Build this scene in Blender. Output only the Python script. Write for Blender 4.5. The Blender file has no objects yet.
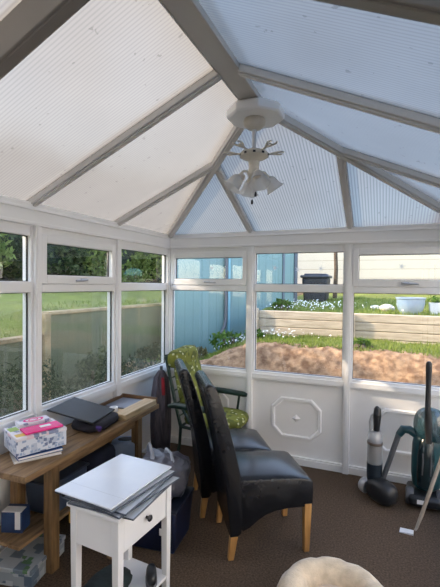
import bpy, math, random
from mathutils import Vector, Matrix, Euler
random.seed(7)
C = bpy.context.scene.collection
SC = bpy.context.scene
PI = math.pi

# ------------------------------------------------------------------ materials
def nt(name):
    m = bpy.data.materials.new(name); m.use_nodes = True
    t = m.node_tree; t.nodes.clear()
    o = t.nodes.new('ShaderNodeOutputMaterial')
    return m, t, o
def node(t, kind, **kw):
    n = t.nodes.new(kind)
    for k, v in kw.items():
        if k in n.inputs.keys(): n.inputs[k].default_value = v
        else: setattr(n, k, v)
    return n
def math_n(t, op, a, b=None, c=None):
    n = t.nodes.new('ShaderNodeMath'); n.operation = op
    for i, v in enumerate((a, b, c)):
        if v is None: continue
        if isinstance(v, (int, float)): n.inputs[i].default_value = v
        else: t.links.new(v, n.inputs[i])
    return n.outputs[0]
def mixc(t, fac, a, b):
    n = t.nodes.new('ShaderNodeMix'); n.data_type = 'RGBA'
    if isinstance(fac, (int, float)): n.inputs[0].default_value = fac
    else: t.links.new(fac, n.inputs[0])
    for i, v in ((6, a), (7, b)):
        if isinstance(v, (tuple, list)): n.inputs[i].default_value = (*v[:3], 1)
        else: t.links.new(v, n.inputs[i])
    return n.outputs[2]
def lin(r, g, b):
    f = lambda c: (c/255/12.92) if c/255 <= .04045 else ((c/255+.055)/1.055)**2.4
    return (f(r), f(g), f(b))
def mat(name, col, rough=.5, col2=None, scale=8., amt=1., bump=0., bscale=None, metal=0., stretch=(1,1,1), spec=.5, detail=4, trans=0., coat=0., sheen=0., ramp=(.35,.65)):
    m, t, o = nt(name)
    p = node(t, 'ShaderNodeBsdfPrincipled'); t.links.new(p.outputs[0], o.inputs[0])
    p.inputs['Roughness'].default_value = rough; p.inputs['Metallic'].default_value = metal
    p.inputs['Specular IOR Level'].default_value = spec
    p.inputs['Transmission Weight'].default_value = trans
    p.inputs['Coat Weight'].default_value = coat
    p.inputs['Sheen Weight'].default_value = sheen
    p.inputs['Base Color'].default_value = (*col, 1)
    tc = node(t, 'ShaderNodeTexCoord'); mp = node(t, 'ShaderNodeMapping'); mp.inputs['Scale'].default_value = stretch
    t.links.new(tc.outputs['Object'], mp.inputs[0])
    if col2 is None: col2 = tuple(c*.86 for c in col)
    n = node(t, 'ShaderNodeTexNoise', Scale=scale, Detail=detail); t.links.new(mp.outputs[0], n.inputs[0])
    mr = node(t, 'ShaderNodeMapRange'); mr.inputs[1].default_value = ramp[0]; mr.inputs[2].default_value = ramp[1]
    mr.inputs[3].default_value = 0; mr.inputs[4].default_value = amt
    t.links.new(n.outputs[0], mr.inputs[0])
    t.links.new(mixc(t, mr.outputs[0], col, col2), p.inputs['Base Color'])
    if bump:
        n2 = node(t, 'ShaderNodeTexNoise', Scale=bscale or scale*3, Detail=6.); t.links.new(mp.outputs[0], n2.inputs[0])
        b = node(t, 'ShaderNodeBump', Strength=bump, Distance=.01); t.links.new(n2.outputs[0], b.inputs['Height'])
        t.links.new(b.outputs[0], p.inputs['Normal'])
    return m
def stripes_mat(name, col, col2, axis, period, rough=.6, sharp=.9, bump=.3):
    m, t, o = nt(name)
    p = node(t, 'ShaderNodeBsdfPrincipled', Roughness=rough); t.links.new(p.outputs[0], o.inputs[0])
    tc = node(t, 'ShaderNodeTexCoord'); s = node(t, 'ShaderNodeSeparateXYZ'); t.links.new(tc.outputs['Object'], s.inputs[0])
    fr = math_n(t, 'FRACT', math_n(t, 'DIVIDE', s.outputs[axis], period))
    g = math_n(t, 'GREATER_THAN', fr, sharp)
    n = node(t, 'ShaderNodeTexNoise', Scale=3., Detail=5.); t.links.new(tc.outputs['Object'], n.inputs[0])
    base = mixc(t, math_n(t, 'MULTIPLY', n.outputs[0], .5), col, tuple(c*.75 for c in col))
    t.links.new(mixc(t, g, base, col2), p.inputs['Base Color'])
    b = node(t, 'ShaderNodeBump', Strength=bump, Distance=.01); b.invert = True
    t.links.new(g, b.inputs['Height']); t.links.new(b.outputs[0], p.inputs['Normal'])
    return m
def glass_mat(name, haze=0., hazecol=(.6,.66,.62), tint=(1,1,1), refl=1.):
    m, t, o = nt(name)
    g = node(t, 'ShaderNodeNewGeometry'); d = node(t, 'ShaderNodeVectorMath'); d.operation = 'DOT_PRODUCT'
    t.links.new(g.outputs['Normal'], d.inputs[0]); t.links.new(g.outputs['Incoming'], d.inputs[1])
    c = math_n(t, 'ABSOLUTE', d.outputs['Value'])
    f = math_n(t, 'MULTIPLY_ADD', math_n(t, 'POWER', math_n(t, 'SUBTRACT', 1., c), 5.), .95*refl, .04*refl)
    tr = node(t, 'ShaderNodeBsdfTransparent'); tr.inputs[0].default_value = (*tint, 1)
    base = tr.outputs[0]
    if haze:
        df = node(t, 'ShaderNodeBsdfTranslucent'); df.inputs[0].default_value = (*hazecol, 1)
        d2 = node(t, 'ShaderNodeBsdfDiffuse'); d2.inputs[0].default_value = (*hazecol, 1)
        dm = node(t, 'ShaderNodeMixShader', ); dm.inputs[0].default_value = .5
        t.links.new(df.outputs[0], dm.inputs[1]); t.links.new(d2.outputs[0], dm.inputs[2])
        tc = node(t, 'ShaderNodeTexCoord'); n = node(t, 'ShaderNodeTexNoise', Scale=2.5, Detail=3.); t.links.new(tc.outputs['Object'], n.inputs[0])
        hz = math_n(t, 'MULTIPLY', n.outputs[0], haze*2)
        mx = node(t, 'ShaderNodeMixShader'); t.links.new(hz, mx.inputs[0])
        t.links.new(base, mx.inputs[1]); t.links.new(dm.outputs[0], mx.inputs[2]); base = mx.outputs[0]
    gl = node(t, 'ShaderNodeBsdfGlossy', Roughness=.0)
    m2 = node(t, 'ShaderNodeMixShader'); t.links.new(f, m2.inputs[0]); t.links.new(base, m2.inputs[1]); t.links.new(gl.outputs[0], m2.inputs[2])
    t.links.new(m2.outputs[0], o.inputs[0])
    return m
def frosted(name, col, tfac=.5, rough=.3, gl=.06):
    m, t, o = nt(name)
    tl = node(t, 'ShaderNodeBsdfTranslucent'); tl.inputs[0].default_value = (*col, 1)
    df = node(t, 'ShaderNodeBsdfDiffuse'); df.inputs[0].default_value = (*col, 1)
    tr = node(t, 'ShaderNodeBsdfTransparent')
    a = node(t, 'ShaderNodeMixShader'); a.inputs[0].default_value = .5
    t.links.new(tl.outputs[0], a.inputs[1]); t.links.new(df.outputs[0], a.inputs[2])
    b = node(t, 'ShaderNodeMixShader'); b.inputs[0].default_value = tfac
    t.links.new(a.outputs[0], b.inputs[1]); t.links.new(tr.outputs[0], b.inputs[2])
    g = node(t, 'ShaderNodeBsdfGlossy', Roughness=rough)
    c = node(t, 'ShaderNodeMixShader'); c.inputs[0].default_value = gl
    t.links.new(b.outputs[0], c.inputs[1]); t.links.new(g.outputs[0], c.inputs[2])
    t.links.new(c.outputs[0], o.inputs[0])
    return m
def polycarb(name, axis, period=.0235, ribs=.45, refr=.25, rgh=.45):
    """fluted twin-wall polycarbonate: ribs run down the slope"""
    m, t, o = nt(name)
    tc = node(t, 'ShaderNodeTexCoord'); s = node(t, 'ShaderNodeSeparateXYZ'); t.links.new(tc.outputs['Object'], s.inputs[0])
    ph = math_n(t, 'SINE', math_n(t, 'MULTIPLY', s.outputs[axis], 2*PI/period))
    rib = math_n(t, 'MULTIPLY_ADD', ph, .5, .5)
    rib = math_n(t, 'POWER', rib, 2.)
    n = node(t, 'ShaderNodeTexNoise', Scale=1.6, Detail=5., Roughness=.6); t.links.new(tc.outputs['Object'], n.inputs[0])
    n3 = node(t, 'ShaderNodeTexNoise', Scale=22., Detail=3.); t.links.new(tc.outputs['Object'], n3.inputs[0])
    spot = math_n(t, 'GREATER_THAN', n3.outputs[0], .70)
    clean = mixc(t, n.outputs[0], (.235,.226,.206), (.17,.163,.15))
    dirt = mixc(t, math_n(t, 'MULTIPLY', spot, .35), clean, (.05,.045,.04))
    col = mixc(t, math_n(t, 'MULTIPLY', rib, ribs), dirt, (.105,.105,.105))
    tl = node(t, 'ShaderNodeBsdfTranslucent'); t.links.new(col, tl.inputs[0])
    rf = node(t, 'ShaderNodeBsdfRefraction', Roughness=rgh, IOR=1.06); t.links.new(col, rf.inputs[0])
    a = node(t, 'ShaderNodeMixShader'); a.inputs[0].default_value = refr
    t.links.new(tl.outputs[0], a.inputs[1]); t.links.new(rf.outputs[0], a.inputs[2])
    df = node(t, 'ShaderNodeBsdfDiffuse'); t.links.new(col, df.inputs[0])
    b = node(t, 'ShaderNodeMixShader'); b.inputs[0].default_value = .15
    t.links.new(a.outputs[0], b.inputs[1]); t.links.new(df.outputs[0], b.inputs[2])
    t.links.new(b.outputs[0], o.inputs[0])
    return m
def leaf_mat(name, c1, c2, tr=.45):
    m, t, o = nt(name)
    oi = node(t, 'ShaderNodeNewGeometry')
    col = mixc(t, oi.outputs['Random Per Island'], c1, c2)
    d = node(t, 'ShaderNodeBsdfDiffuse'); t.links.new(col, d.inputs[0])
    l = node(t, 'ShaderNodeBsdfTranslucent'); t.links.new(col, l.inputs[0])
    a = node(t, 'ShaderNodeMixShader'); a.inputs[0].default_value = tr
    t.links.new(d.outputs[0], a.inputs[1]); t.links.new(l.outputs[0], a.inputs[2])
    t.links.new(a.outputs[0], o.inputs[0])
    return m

# ------------------------------------------------------------------ mesh helpers
class MB:
    def __init__(s): s.v = []; s.f = []; s.mi = []
    def add(s, vs, fs, mi=0):
        b = len(s.v); s.v += [tuple(v) for v in vs]; s.f += [tuple(b+i for i in f) for f in fs]; s.mi += [mi]*len(fs)
        return s
    def box(s, x0, x1, y0, y1, z0, z1, mi=0, M=None):
        vs = [Vector(p) for p in ((x0,y0,z0),(x1,y0,z0),(x1,y1,z0),(x0,y1,z0),(x0,y0,z1),(x1,y0,z1),(x1,y1,z1),(x0,y1,z1))]
        if M is not None: vs = [M @ v for v in vs]
        return s.add(vs, [(0,3,2,1),(4,5,6,7),(0,1,5,4),(1,2,6,5),(2,3,7,6),(3,0,4,7)], mi)
    def taper(s, c0, w0, c1, w1, mi=0):   # square bar from c0 to c1, vertical-ish
        def sq(c, w): return [(c[0]-w[0]/2,c[1]-w[1]/2,c[2]),(c[0]+w[0]/2,c[1]-w[1]/2,c[2]),(c[0]+w[0]/2,c[1]+w[1]/2,c[2]),(c[0]-w[0]/2,c[1]+w[1]/2,c[2])]
        return s.add(sq(c0,w0)+sq(c1,w1), [(0,3,2,1),(4,5,6,7),(0,1,5,4),(1,2,6,5),(2,3,7,6),(3,0,4,7)], mi)
    def bar(s, p0, p1, w, h, up=(0,0,1), mi=0, under=True):
        p0, p1 = Vector(p0), Vector(p1); d = (p1-p0).normalized(); side = d.cross(Vector(up)).normalized(); u = side.cross(d)
        vs = []
        for p in (p0, p1):
            for a, b in ((-1,0),(1,0),(1,1),(-1,1)):
                vs.append(p + side*a*w/2 + u*(b*h if under else (b-.5)*h))
        return s.add(vs, [(0,1,2,3),(4,7,6,5),(0,4,5,1),(1,5,6,2),(2,6,7,3),(3,7,4,0)], mi)
    def tube(s, pts, r, n=10, mi=0, cap=True):
        pts = [Vector(p) for p in pts]; rs = r if isinstance(r, (list, tuple)) else [r]*len(pts)
        base = len(s.v); ref = None
        for i, p in enumerate(pts):
            d = (pts[min(i+1, len(pts)-1)] - pts[max(i-1, 0)]).normalized()
            if ref is None:
                ref = Vector((0,0,1)) if abs(d.z) < .9 else Vector((1,0,0))
            a = (ref - d*ref.dot(d)).normalized(); b = d.cross(a); ref = a
            for k in range(n):
                t = 2*PI*k/n; s.v.append(tuple(p + (a*math.cos(t) + b*math.sin(t))*rs[i]))
        for i in range(len(pts)-1):
            for k in range(n):
                s.f.append((base+i*n+k, base+i*n+(k+1)%n, base+(i+1)*n+(k+1)%n, base+(i+1)*n+k)); s.mi.append(mi)
        if cap:
            s.f.append(tuple(base+k for k in reversed(range(n)))); s.mi.append(mi)
            s.f.append(tuple(base+(len(pts)-1)*n+k for k in range(n))); s.mi.append(mi)
        return s
    def lathe(s, prof, n=24, M=None, mi=0, wob=None):
        base = len(s.v)
        for r, z in prof:
            for k in range(n):
                t = 2*PI*k/n; rr = r*(1+(wob(t, z) if wob else 0)); v = Vector((rr*math.cos(t), rr*math.sin(t), z))
                s.v.append(tuple(M @ v if M is not None else v))
        for i in range(len(prof)-1):
            for k in range(n):
                s.f.append((base+i*n+k, base+i*n+(k+1)%n, base+(i+1)*n+(k+1)%n, base+(i+1)*n+k)); s.mi.append(mi)
        if prof[0][0] > 1e-6: s.f.append(tuple(base+k for k in reversed(range(n)))); s.mi.append(mi)
        if prof[-1][0] > 1e-6: s.f.append(tuple(base+(len(prof)-1)*n+k for k in range(n))); s.mi.append(mi)
        return s
    def prism(s, poly, a0, a1, f, mi=0):   # poly of 2-D points, f(p,q,a) -> 3-D
        n = len(poly); vs = [f(p, q, a0) for p, q in poly] + [f(p, q, a1) for p, q in poly]
        fs = [tuple(reversed(range(n))), tuple(range(n, 2*n))] + [(i, (i+1)%n, n+(i+1)%n, n+i) for i in range(n)]
        return s.add(vs, fs, mi)
    def loft(s, slices, mi=0):
        n = len(slices[0]); base = len(s.v)
        for sl in slices: s.v += [tuple(p) for p in sl]
        for i in range(len(slices)-1):
            for k in range(n):
                s.f.append((base+i*n+k, base+i*n+(k+1)%n, base+(i+1)*n+(k+1)%n, base+(i+1)*n+k)); s.mi.append(mi)
        s.f.append(tuple(base+k for k in reversed(range(n)))); s.mi.append(mi)
        s.f.append(tuple(base+(len(slices)-1)*n+k for k in range(n))); s.mi.append(mi)
        return s
    def blob(s, c, r, nz=10, n=16, M=None, mi=0, wob=None, sq=1.):
        base = len(s.v); c = Vector(c)
        for i in range(nz+1):
            ph = -PI/2 + PI*i/nz
            for k in range(n):
                t = 2*PI*k/n
                sg = lambda x: math.copysign(abs(x)**sq, x)
                v = Vector((r[0]*sg(math.cos(ph))*sg(math.cos(t)), r[1]*sg(math.cos(ph))*sg(math.sin(t)), r[2]*sg(math.sin(ph))))
                if wob: v = v*(1+wob(v))
                if M is not None: v = M @ v
                s.v.append(tuple(c+v))
        for i in range(nz):
            for k in range(n):
                s.f.append((base+i*n+k, base+i*n+(k+1)%n, base+(i+1)*n+(k+1)%n, base+(i+1)*n+k)); s.mi.append(mi)
        return s
    def build(s, name, mats, parent=None, bevel=0., seg=2, smooth=True, angle=40, sub=0, loc=None, rotz=None, fix=True):
        me = bpy.data.meshes.new(name)
        me.from_pydata(s.v, [], s.f)
        if not isinstance(mats, (list, tuple)): mats = [mats]
        for m in mats: me.materials.append(m)
        me.polygons.foreach_set('material_index', s.mi)
        me.validate(); me.update()
        if fix:
            import bmesh
            bm = bmesh.new(); bm.from_mesh(me); bmesh.ops.remove_doubles(bm, verts=bm.verts, dist=1e-6)
            bmesh.ops.recalc_face_normals(bm, faces=bm.faces); bm.to_mesh(me); bm.free()
        if smooth:
            me.polygons.foreach_set('use_smooth', [True]*len(me.polygons))
            if not sub: me.set_sharp_from_angle(angle=math.radians(angle))
        o = bpy.data.objects.new(name, me); C.objects.link(o)
        if parent is not None: o.parent = parent
        if loc is not None: o.location = loc
        if rotz is not None: o.rotation_euler = (0, 0, rotz)
        if bevel:
            b = o.modifiers.new('bevel', 'BEVEL'); b.width = bevel; b.segments = seg; b.limit_method = 'ANGLE'; b.angle_limit = math.radians(40)
        if sub:
            b = o.modifiers.new('sub', 'SUBSURF'); b.levels = sub; b.render_levels = sub
        return o
def struct(o, label=None, cat=None):
    o['kind'] = 'structure'
    if label: o['label'] = label
    if cat: o['category'] = cat
    return o
def tag(o, label, cat, group=None, kind=None):
    o['label'] = label; o['category'] = cat
    if group: o['group'] = group
    if kind: o['kind'] = kind
    return o
def empty(name, loc=(0,0,0), rotz=0):
    o = bpy.data.objects.new(name, None); C.objects.link(o); o.location = loc; o.rotation_euler = (0,0,rotz); o.empty_display_size = .1
    return o
def thing(name, label, cat, loc=(0,0,0), rotz=0, group=None):
    return tag(empty(name, loc, rotz), label, cat, group)
def copy_tree(o, parent=None):
    c = o.copy(); C.objects.link(c); c.parent = parent
    for ch in list(o.children): copy_tree(ch, c)
    return c
def grid(nx, ny, x0, x1, y0, y1, f):
    m = MB(); 
    vs = [f(x0+(x1-x0)*i/nx, y0+(y1-y0)*j/ny) for j in range(ny+1) for i in range(nx+1)]
    fs = [(j*(nx+1)+i, j*(nx+1)+i+1, (j+1)*(nx+1)+i+1, (j+1)*(nx+1)+i) for j in range(ny) for i in range(nx)]
    return m.add(vs, fs)
from mathutils import noise as NZ
def fbm(x, y, z=0, o=4): return NZ.fractal(Vector((x, y, z)), 1., 2., o)

# ------------------------------------------------------------------ palette
W_UPVC = mat('upvc_white', lin(240,240,240), .32, lin(234,234,235), 2., 1., spec=.5)
W_PANEL = mat('upvc_panel', lin(238,237,236), .4, lin(232,231,230), 2.)
M_GASKET = mat('black_gasket', (.012,.012,.013), .6)
M_GLASS = glass_mat('window_glass')
M_HAZY = glass_mat('hazy_glass', haze=.08, hazecol=(.56,.60,.42), refl=1.)  # olive haze layer mixed into the left lower panes
M_METAL = mat('satin_metal', (.55,.55,.56), .3, metal=1.)
M_CARPET = mat('brown_carpet', lin(112,94,78), .95, lin(72,60,50), 90., bump=.6, bscale=260., spec=.1, ramp=(.3,.7))
M_BAR = mat('roof_bar_pvc', lin(212,210,208), .38, lin(200,198,196), 2.)
M_PORTAL_SHADE = mat('portal_bar_shaded', lin(140,134,128), .4, lin(128,122,116), 2.)  # darker copy of the bar PVC: underside shade put into its colour
M_RIDGE = mat('ridge_pvc', lin(196,193,189), .38, lin(184,181,177), 2.)
M_POLY_Y = polycarb('polycarbonate_side', 1, .0185, .36)
M_POLY_X = polycarb('polycarbonate_end', 0, .0215, .75, .45, .38)
M_RENDER = mat('house_render', lin(225,218,205), .8, lin(205,198,186), 3., bump=.2)

# ------------------------------------------------------------------ room
W = 2.67; D = 4.42; RXC = W/2
ZS, ZSR, ZT0, ZT1, ZH, ZF, ZE = .825, .757, 1.573, 1.644, 1.93, 2.0, 2.10
fl = MB().box(-.06, W+.06, -D, .06, -.05, 0).build('floor', M_CARPET, smooth=False); struct(fl)
XF = {'left': lambda s, d, z: (d, -s, z), 'back': lambda s, d, z: (s, -d, z), 'right': lambda s, d, z: (W-d, -s, z)}
def wbox(m, T, s0, s1, d0, d1, z0, z1, mi=0):
    p = [T(s, d, z) for s in (s0, s1) for d in (d0, d1) for z in (z0, z1)]
    xs, ys, zs = zip(*p); return m.box(min(xs), max(xs), min(ys), max(ys), min(zs), max(zs), mi)
wn = [0]; tn = [0]
def trim(m, mt=W_UPVC, bevel=.004):
    tn[0] += 1; o = m.build('trim_%d' % tn[0], mt, bevel=bevel); return struct(o)
def bay(side, s0, s1, opening, hazy=False, low=0.):
    T = XF[side]; wn[0] += 1; ZS = .825-low; ZSR = .757-low
    win = struct(empty('window_%d' % wn[0]))
    g0, g1 = s0+.043, s1-.043
    def ring(m, a0, a1, z0, z1, w, d0, d1, wz=None):
        wz = wz or w
        wbox(m, T, a0, a0+w, d0, d1, z0, z1); wbox(m, T, a1-w, a1, d0, d1, z0, z1)
        wbox(m, T, a0+w, a1-w, d0, d1, z0, z0+wz); wbox(m, T, a0+w, a1-w, d0, d1, z1-wz, z1)
    f = MB(); e = .026
    ring(f, s0+.024, s1-.024, ZSR+.04, ZF, .019, -.055, .012, )
    wbox(f, T, g0, g1, -.055, .012, ZH if not opening else ZH+.02, ZF-.019)
    wbox(f, T, g0, g1, -.055, .012, ZSR+.059, ZS)
    f.build('window_frame', W_UPVC, win, bevel=.004)
    tr = MB(); wbox(tr, T, g0, g1, -.055, .018, ZT0, ZT1 if not opening else ZT1-.015)
    tr.build('transom', W_UPVC, win, bevel=.006)
    k = MB()
    def gasket(a0, a1, z0, z1):
        ring(k, a0, a1, z0, z1, .004, -.024, -.012)
    gasket(g0, g1, ZS, ZT0)
    if opening:
        sa = MB(); a0, a1, z0, z1 = g0-.008, g1+.008, ZT1-.012, ZH+.024
        ring(sa, a0, a1, z0, z1, .046, -.03, .024, .056); 
        sash = sa.build('sash', W_UPVC, win, bevel=.005)
        o0, o1, y0, y1 = a0+.046, a1-.046, z0+.056, z1-.056
        gasket(o0, o1, y0, y1)
        p = MB(); wbox(p, T, o0, o1, -.022, -.016, y0, y1); p.build('pane', M_GLASS, sash, smooth=False)
        h = MB(); c = (s0+s1)/2
        wbox(h, T, c-.03, c+.03, .0245, .034, z0+.018, z0+.036)
        h.tube([T(c-.02, .034, z0+.027), T(c-.015, .05, z0+.027), T(c+.02, .052, z0+.024), T(c+.10, .048, z0+.02)], [.008,.008,.008,.006], 8)
        h.build('handle', M_METAL, sash)
    else:
        gasket(g0, g1, ZT1, ZH)
        p = MB(); wbox(p, T, g0, g1, -.022, -.016, ZT1, ZH); p.build('pane', M_GLASS, win, smooth=False)
    p = MB(); wbox(p, T, g0, g1, -.022, -.016, ZS, ZT0); p.build('pane', M_HAZY if hazy else M_GLASS, win, smooth=False)
    k.build('gasket', M_GASKET, win, smooth=False)
    return win
# left wall bays
LS = [0., .88, 1.727, 2.607, 3.487, D-.02]
for i in range(5): bay('left', LS[i], LS[i+1], opening=(i in (1, 3)), hazy=True)
BS = [0., .892, 1.778, W]
for i in range(3): bay('back', BS[i], BS[i+1], opening=(i in (0, 2)))
for i in range(5): bay('right', LS[i], LS[i+1], opening=(i in (1, 3)), low=.60)  # unseen side: sills lowered so that more daylight comes in
for side, L, SS in (('left', D, LS), ('back', W, BS), ('right', D, LS)):
    T = XF[side]
    lo, hi = (0, L); ZSR = .157 if side == 'right' else .757
    # dwarf wall panel
    m = MB(); wbox(m, T, lo, hi, -.055, -.012, 0, ZSR)
    wl = struct(m.build('wall_' + side, W_PANEL, smooth=False))
    for s in SS[1:-1]:
        m = MB(); wbox(m, T, s-.0255, s+.0255, -.06, .036, 0, ZF); wbox(m, T, s-.014, s+.014, .036, .041, 0.05, ZF); trim(m)
    m = MB(); wbox(m, T, lo, hi, -.058, .026, ZSR, ZSR+.045); wbox(m, T, lo, hi, -.058, .016, ZSR-.014, ZSR); trim(m)      # sill rail
    m = MB(); wbox(m, T, lo, hi, -.09, .034, ZF+.012, ZE+.01); wbox(m, T, lo, hi, -.06, .046, ZF-.006, ZF+.016); wbox(m, T, lo, hi, -.06, .042, ZE-.012, ZE+.002); trim(m)  # eaves beam
    m = MB(); wbox(m, T, lo+.0, hi, -.011, .022, 0, .058); wbox(m, T, lo, hi, -.011, .014, .058, .072)
    b = m.build('baseboard_' + side, W_UPVC, bevel=.003); struct(b)
    # raised octagon mouldings
    if side == 'back':
        for j in range(3):
            c = (SS[j]+SS[j+1])/2; hw, hh, ch = .23, .189, .088; zc = .415
            def octp(e): 
                a, b2, k = hw-e, hh-e, ch-e*.41
                return [(c-a, zc-b2+k), (c-a+k, zc-b2), (c+a-k, zc-b2), (c+a, zc-b2+k), (c+a, zc+b2-k), (c+a-k, zc+b2), (c-a+k, zc+b2), (c-a, zc+b2-k)]
            o_, mid, i_ = octp(0), octp(.016), octp(.034)
            m = MB(); vs = [T(s, -.012, z) for s, z in o_] + [T(s, .006, z) for s, z in octp(.008)] + [T(s, .006, z) for s, z in octp(.026)] + [T(s, -.012, z) for s, z in i_]
            fs = [(r*8+k, r*8+(k+1)%8, (r+1)*8+(k+1)%8, (r+1)*8+k) for r in range(3) for k in range(8)]
            m.add(vs, fs); m.build('moulding', W_UPVC, wl, smooth=False)
            q = .042; m = MB(); m.add([T(c-q, -.012, zc), T(c, -.012, zc-q*.85), T(c+q, -.012, zc), T(c, -.012, zc+q*.85), T(c, .012, zc)], [(0,1,4),(1,2,4),(2,3,4),(3,0,4)])
            m.build('boss', W_UPVC, wl, smooth=False)
# corner posts
for x0, x1 in ((-.06, .03), (W-.03, W+.06)):
    m = MB().box(x0, x1, -.03, .06, 0, ZF); trim(m)
# rendered house wall with a panelled door, behind the camera
m = MB(); m.box(-.1, .9, -D-.25, -D-.005, 0, 2.12).box(1.78, W+.1, -D-.25, -D-.005, 0, 2.12)
m.prism([(-.1, 2.12), (W+.1, 2.12), (RXC, 2.12+.47*(RXC+.1))], -D-.25, -D-.005, lambda p, q, a: (p, a, q))
struct(m.build('wall_house', M_RENDER, smooth=False))
m = MB().box(.9, 1.78, -D-.16, -D-.1, 0, 2.12)
for z0, z1 in ((.15, .9), (1.05, 1.95)): m.box(1.0, 1.68, -D-.1, -D-.085, z0, z1)
d = struct(m.build('door_1', W_UPVC, bevel=.008))
MB().tube([(1.70, -D-.1, 1.0), (1.70, -D-.05, 1.0), (1.60, -D-.05, 1.0)], .01, 8).build('handle', M_METAL, d)
for a in (((-.03, .03), (-D+.03, 0)), ((W-.03, W+.03), (-D+.03, 0)), ((0, W), (-.03, .03))):
    m = MB().box(a[0][0], a[0][1], a[1][0], a[1][1], 2.105, 2.138); trim(m)
# ------------------------------------------------------------------ roof
RX = W/2; SL = .451; HY = -1.335
def roofz(x): return 2.10 + SL*min(x, W-x)
ZR = 2.70
def sheet(pts, mt):
    m = MB(); n = len(pts); lo = [(x, y, z+.050) for x, y, z in pts]
    m.add(lo, [tuple(range(n))]); o = m.build('roof_sheet', mt, smooth=False, fix=False); struct(o); return o
ys = [0] + [-s for s in LS[1:]]
RB = [-.88, -1.755, -2.635, -3.487, -D+.03]
for sgn in (0, 1):
    fx = (lambda x: x) if not sgn else (lambda x: W-x)
    A = lambda x, y: (fx(x), y, 2.10 + SL*x)
    hip = lambda y: min(-y, RX)
    sheet([A(-.06, 0.06), A(-.06, -.88), A(.88, -.88)], M_POLY_Y)
    sheet([A(-.06, -.88), A(-.06, -1.755), A(RX, -1.755), A(RX, -1.335), A(.88, -.88)], M_POLY_Y)
    for y0, y1 in ((-1.755, -2.635), (-2.635, -3.487), (-3.487, -D)):
        sheet([A(-.06, y0), A(-.06, y1), A(RX, y1), A(RX, y0)], M_POLY_Y)
    up = Vector((-SL if not sgn else SL, 0, 1)).normalized()
    for i, y in enumerate(RB):
        xe = .88 if i == 0 else RX-.05
        deep = (i == 2)
        m = MB()
        if deep:
            m.bar((fx(-.02), y, 2.10-.02*SL-.075), (fx(xe), y, 2.10+SL*xe-.075), .062, .13, up)
            m.bar((fx(-.02), y, 2.10-.02*SL-.08), (fx(xe), y, 2.10+SL*xe-.08), .04, .01, up)
        else:
            m.bar((fx(-.02), y, 2.10-.02*SL+.012), (fx(xe), y, 2.10+SL*xe+.012), .056, .034, up)
            m.bar((fx(-.02), y, 2.10-.02*SL), (fx(xe), y, 2.10+SL*xe), .030, .014, up)
        m.bar((fx(-.06), y, 2.10-.06*SL+.054), (fx(xe), y, 2.10+SL*xe+.054), .06, .02, up)
        struct(m.build('rafter', M_PORTAL_SHADE if deep else M_BAR, bevel=.004))
    m = MB(); e = RX-.06
    m.bar((fx(0.02), -.02, 2.105), (fx(e), -e, 2.10+SL*e), .058, .045); m.bar((fx(0.02), -.02, 2.096), (fx(e), -e, 2.10+SL*e-.012), .036, .014)
    m.bar((fx(-.05), .05, 2.14), (fx(e), -e, 2.165+SL*e), .07, .03)
    struct(m.build('hip_rafter', M_BAR, bevel=.004))
# end slope
E_ = lambda x, y: (x, y, 2.10 - SL*y)
sheet([E_(-.06, .06), E_(.88, .06), E_(.88, -.88)], M_POLY_X)
sheet([E_(.88, .06), E_(W-.88, .06), E_(W-.88, -.88), E_(RX, -RX), E_(.88, -.88)], M_POLY_X)
sheet([E_(W-.88, .06), E_(W+.06, .06), E_(W-.88, -.88)], M_POLY_X)
for x in (.885, W-.885):
    m = MB(); up = Vector((0, SL, 1)).normalized(); q = -.85
    m.bar((x, .02, 2.10+.012), (x, q, 2.10-SL*q+.012), .056, .034, up); m.bar((x, .02, 2.10), (x, q, 2.10-SL*q), .030, .014, up)
    m.bar((x, .06, 2.10+.03), (x, q, 2.10-SL*q+.054), .06, .02, up)
    struct(m.build('rafter', M_BAR, bevel=.004))
m = MB(); m.box(RX-.06, RX+.06, -D, HY, ZR, ZR+.09); m.box(RX+.052, RX+.062, -D, HY, ZR-.008, ZR+.05); m.box(RX-.062, RX-.052, -D, HY, ZR-.003, ZR+.05)
m.box(RX-.09, RX+.09, -D, HY-.03, ZR+.085, ZR+.12)
struct(m.build('ridge_beam', M_RIDGE, bevel=.004))
# octagonal boss where ridge and hips meet
m = MB(); R0 = .176
prof = [(.10, ZR-.072), (R0*.95, ZR-.068), (R0, ZR-.056), (R0*1.01, ZR-.015), (R0*.9, ZR-.002), (.09, ZR)]
M8 = Matrix.Translation((RX, HY+.02, 0)) @ Matrix.Rotation(PI/8, 4, 'Z')
m.lathe(prof, 8, M8)
struct(m.build('ceiling_boss', W_UPVC, bevel=.005, angle=30))

# ------------------------------------------------------------------ materials for things
M_LEATHER = mat('black_leather', (.007,.008,.011), .27, (.011,.012,.015), 30., spec=.42)
M_OAK = mat('oak', lin(196,150,92), .45, lin(160,116,66), 6., stretch=(8,8,1), bump=.05)
M_PINE = mat('pine_wood', lin(152,122,86), .6, lin(114,88,60), 5., stretch=(9,1,9), bump=.08)
M_PINEV = mat('pine_wood_upright', lin(146,114,76), .6, lin(108,82,52), 5., stretch=(9,9,1), bump=.08)
M_PINEL = mat('pale_board', lin(205,180,142), .6, lin(182,154,114), 4., stretch=(9,1,9))
M_WHITE = mat('white_paint', lin(236,236,236), .35, lin(228,228,229), 3.)
M_DKMET = mat('dark_metal', (.03,.03,.035), .35, metal=.6)
M_BLKPL = mat('black_plastic', (.014,.015,.017), .38, (.02,.021,.024), 5.)
M_GREYPL = mat('grey_plastic', (.10,.105,.115), .45)
M_TEAL = mat('teal_plastic', lin(14,68,74), .3, lin(10,54,62), 4., spec=.6)
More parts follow.
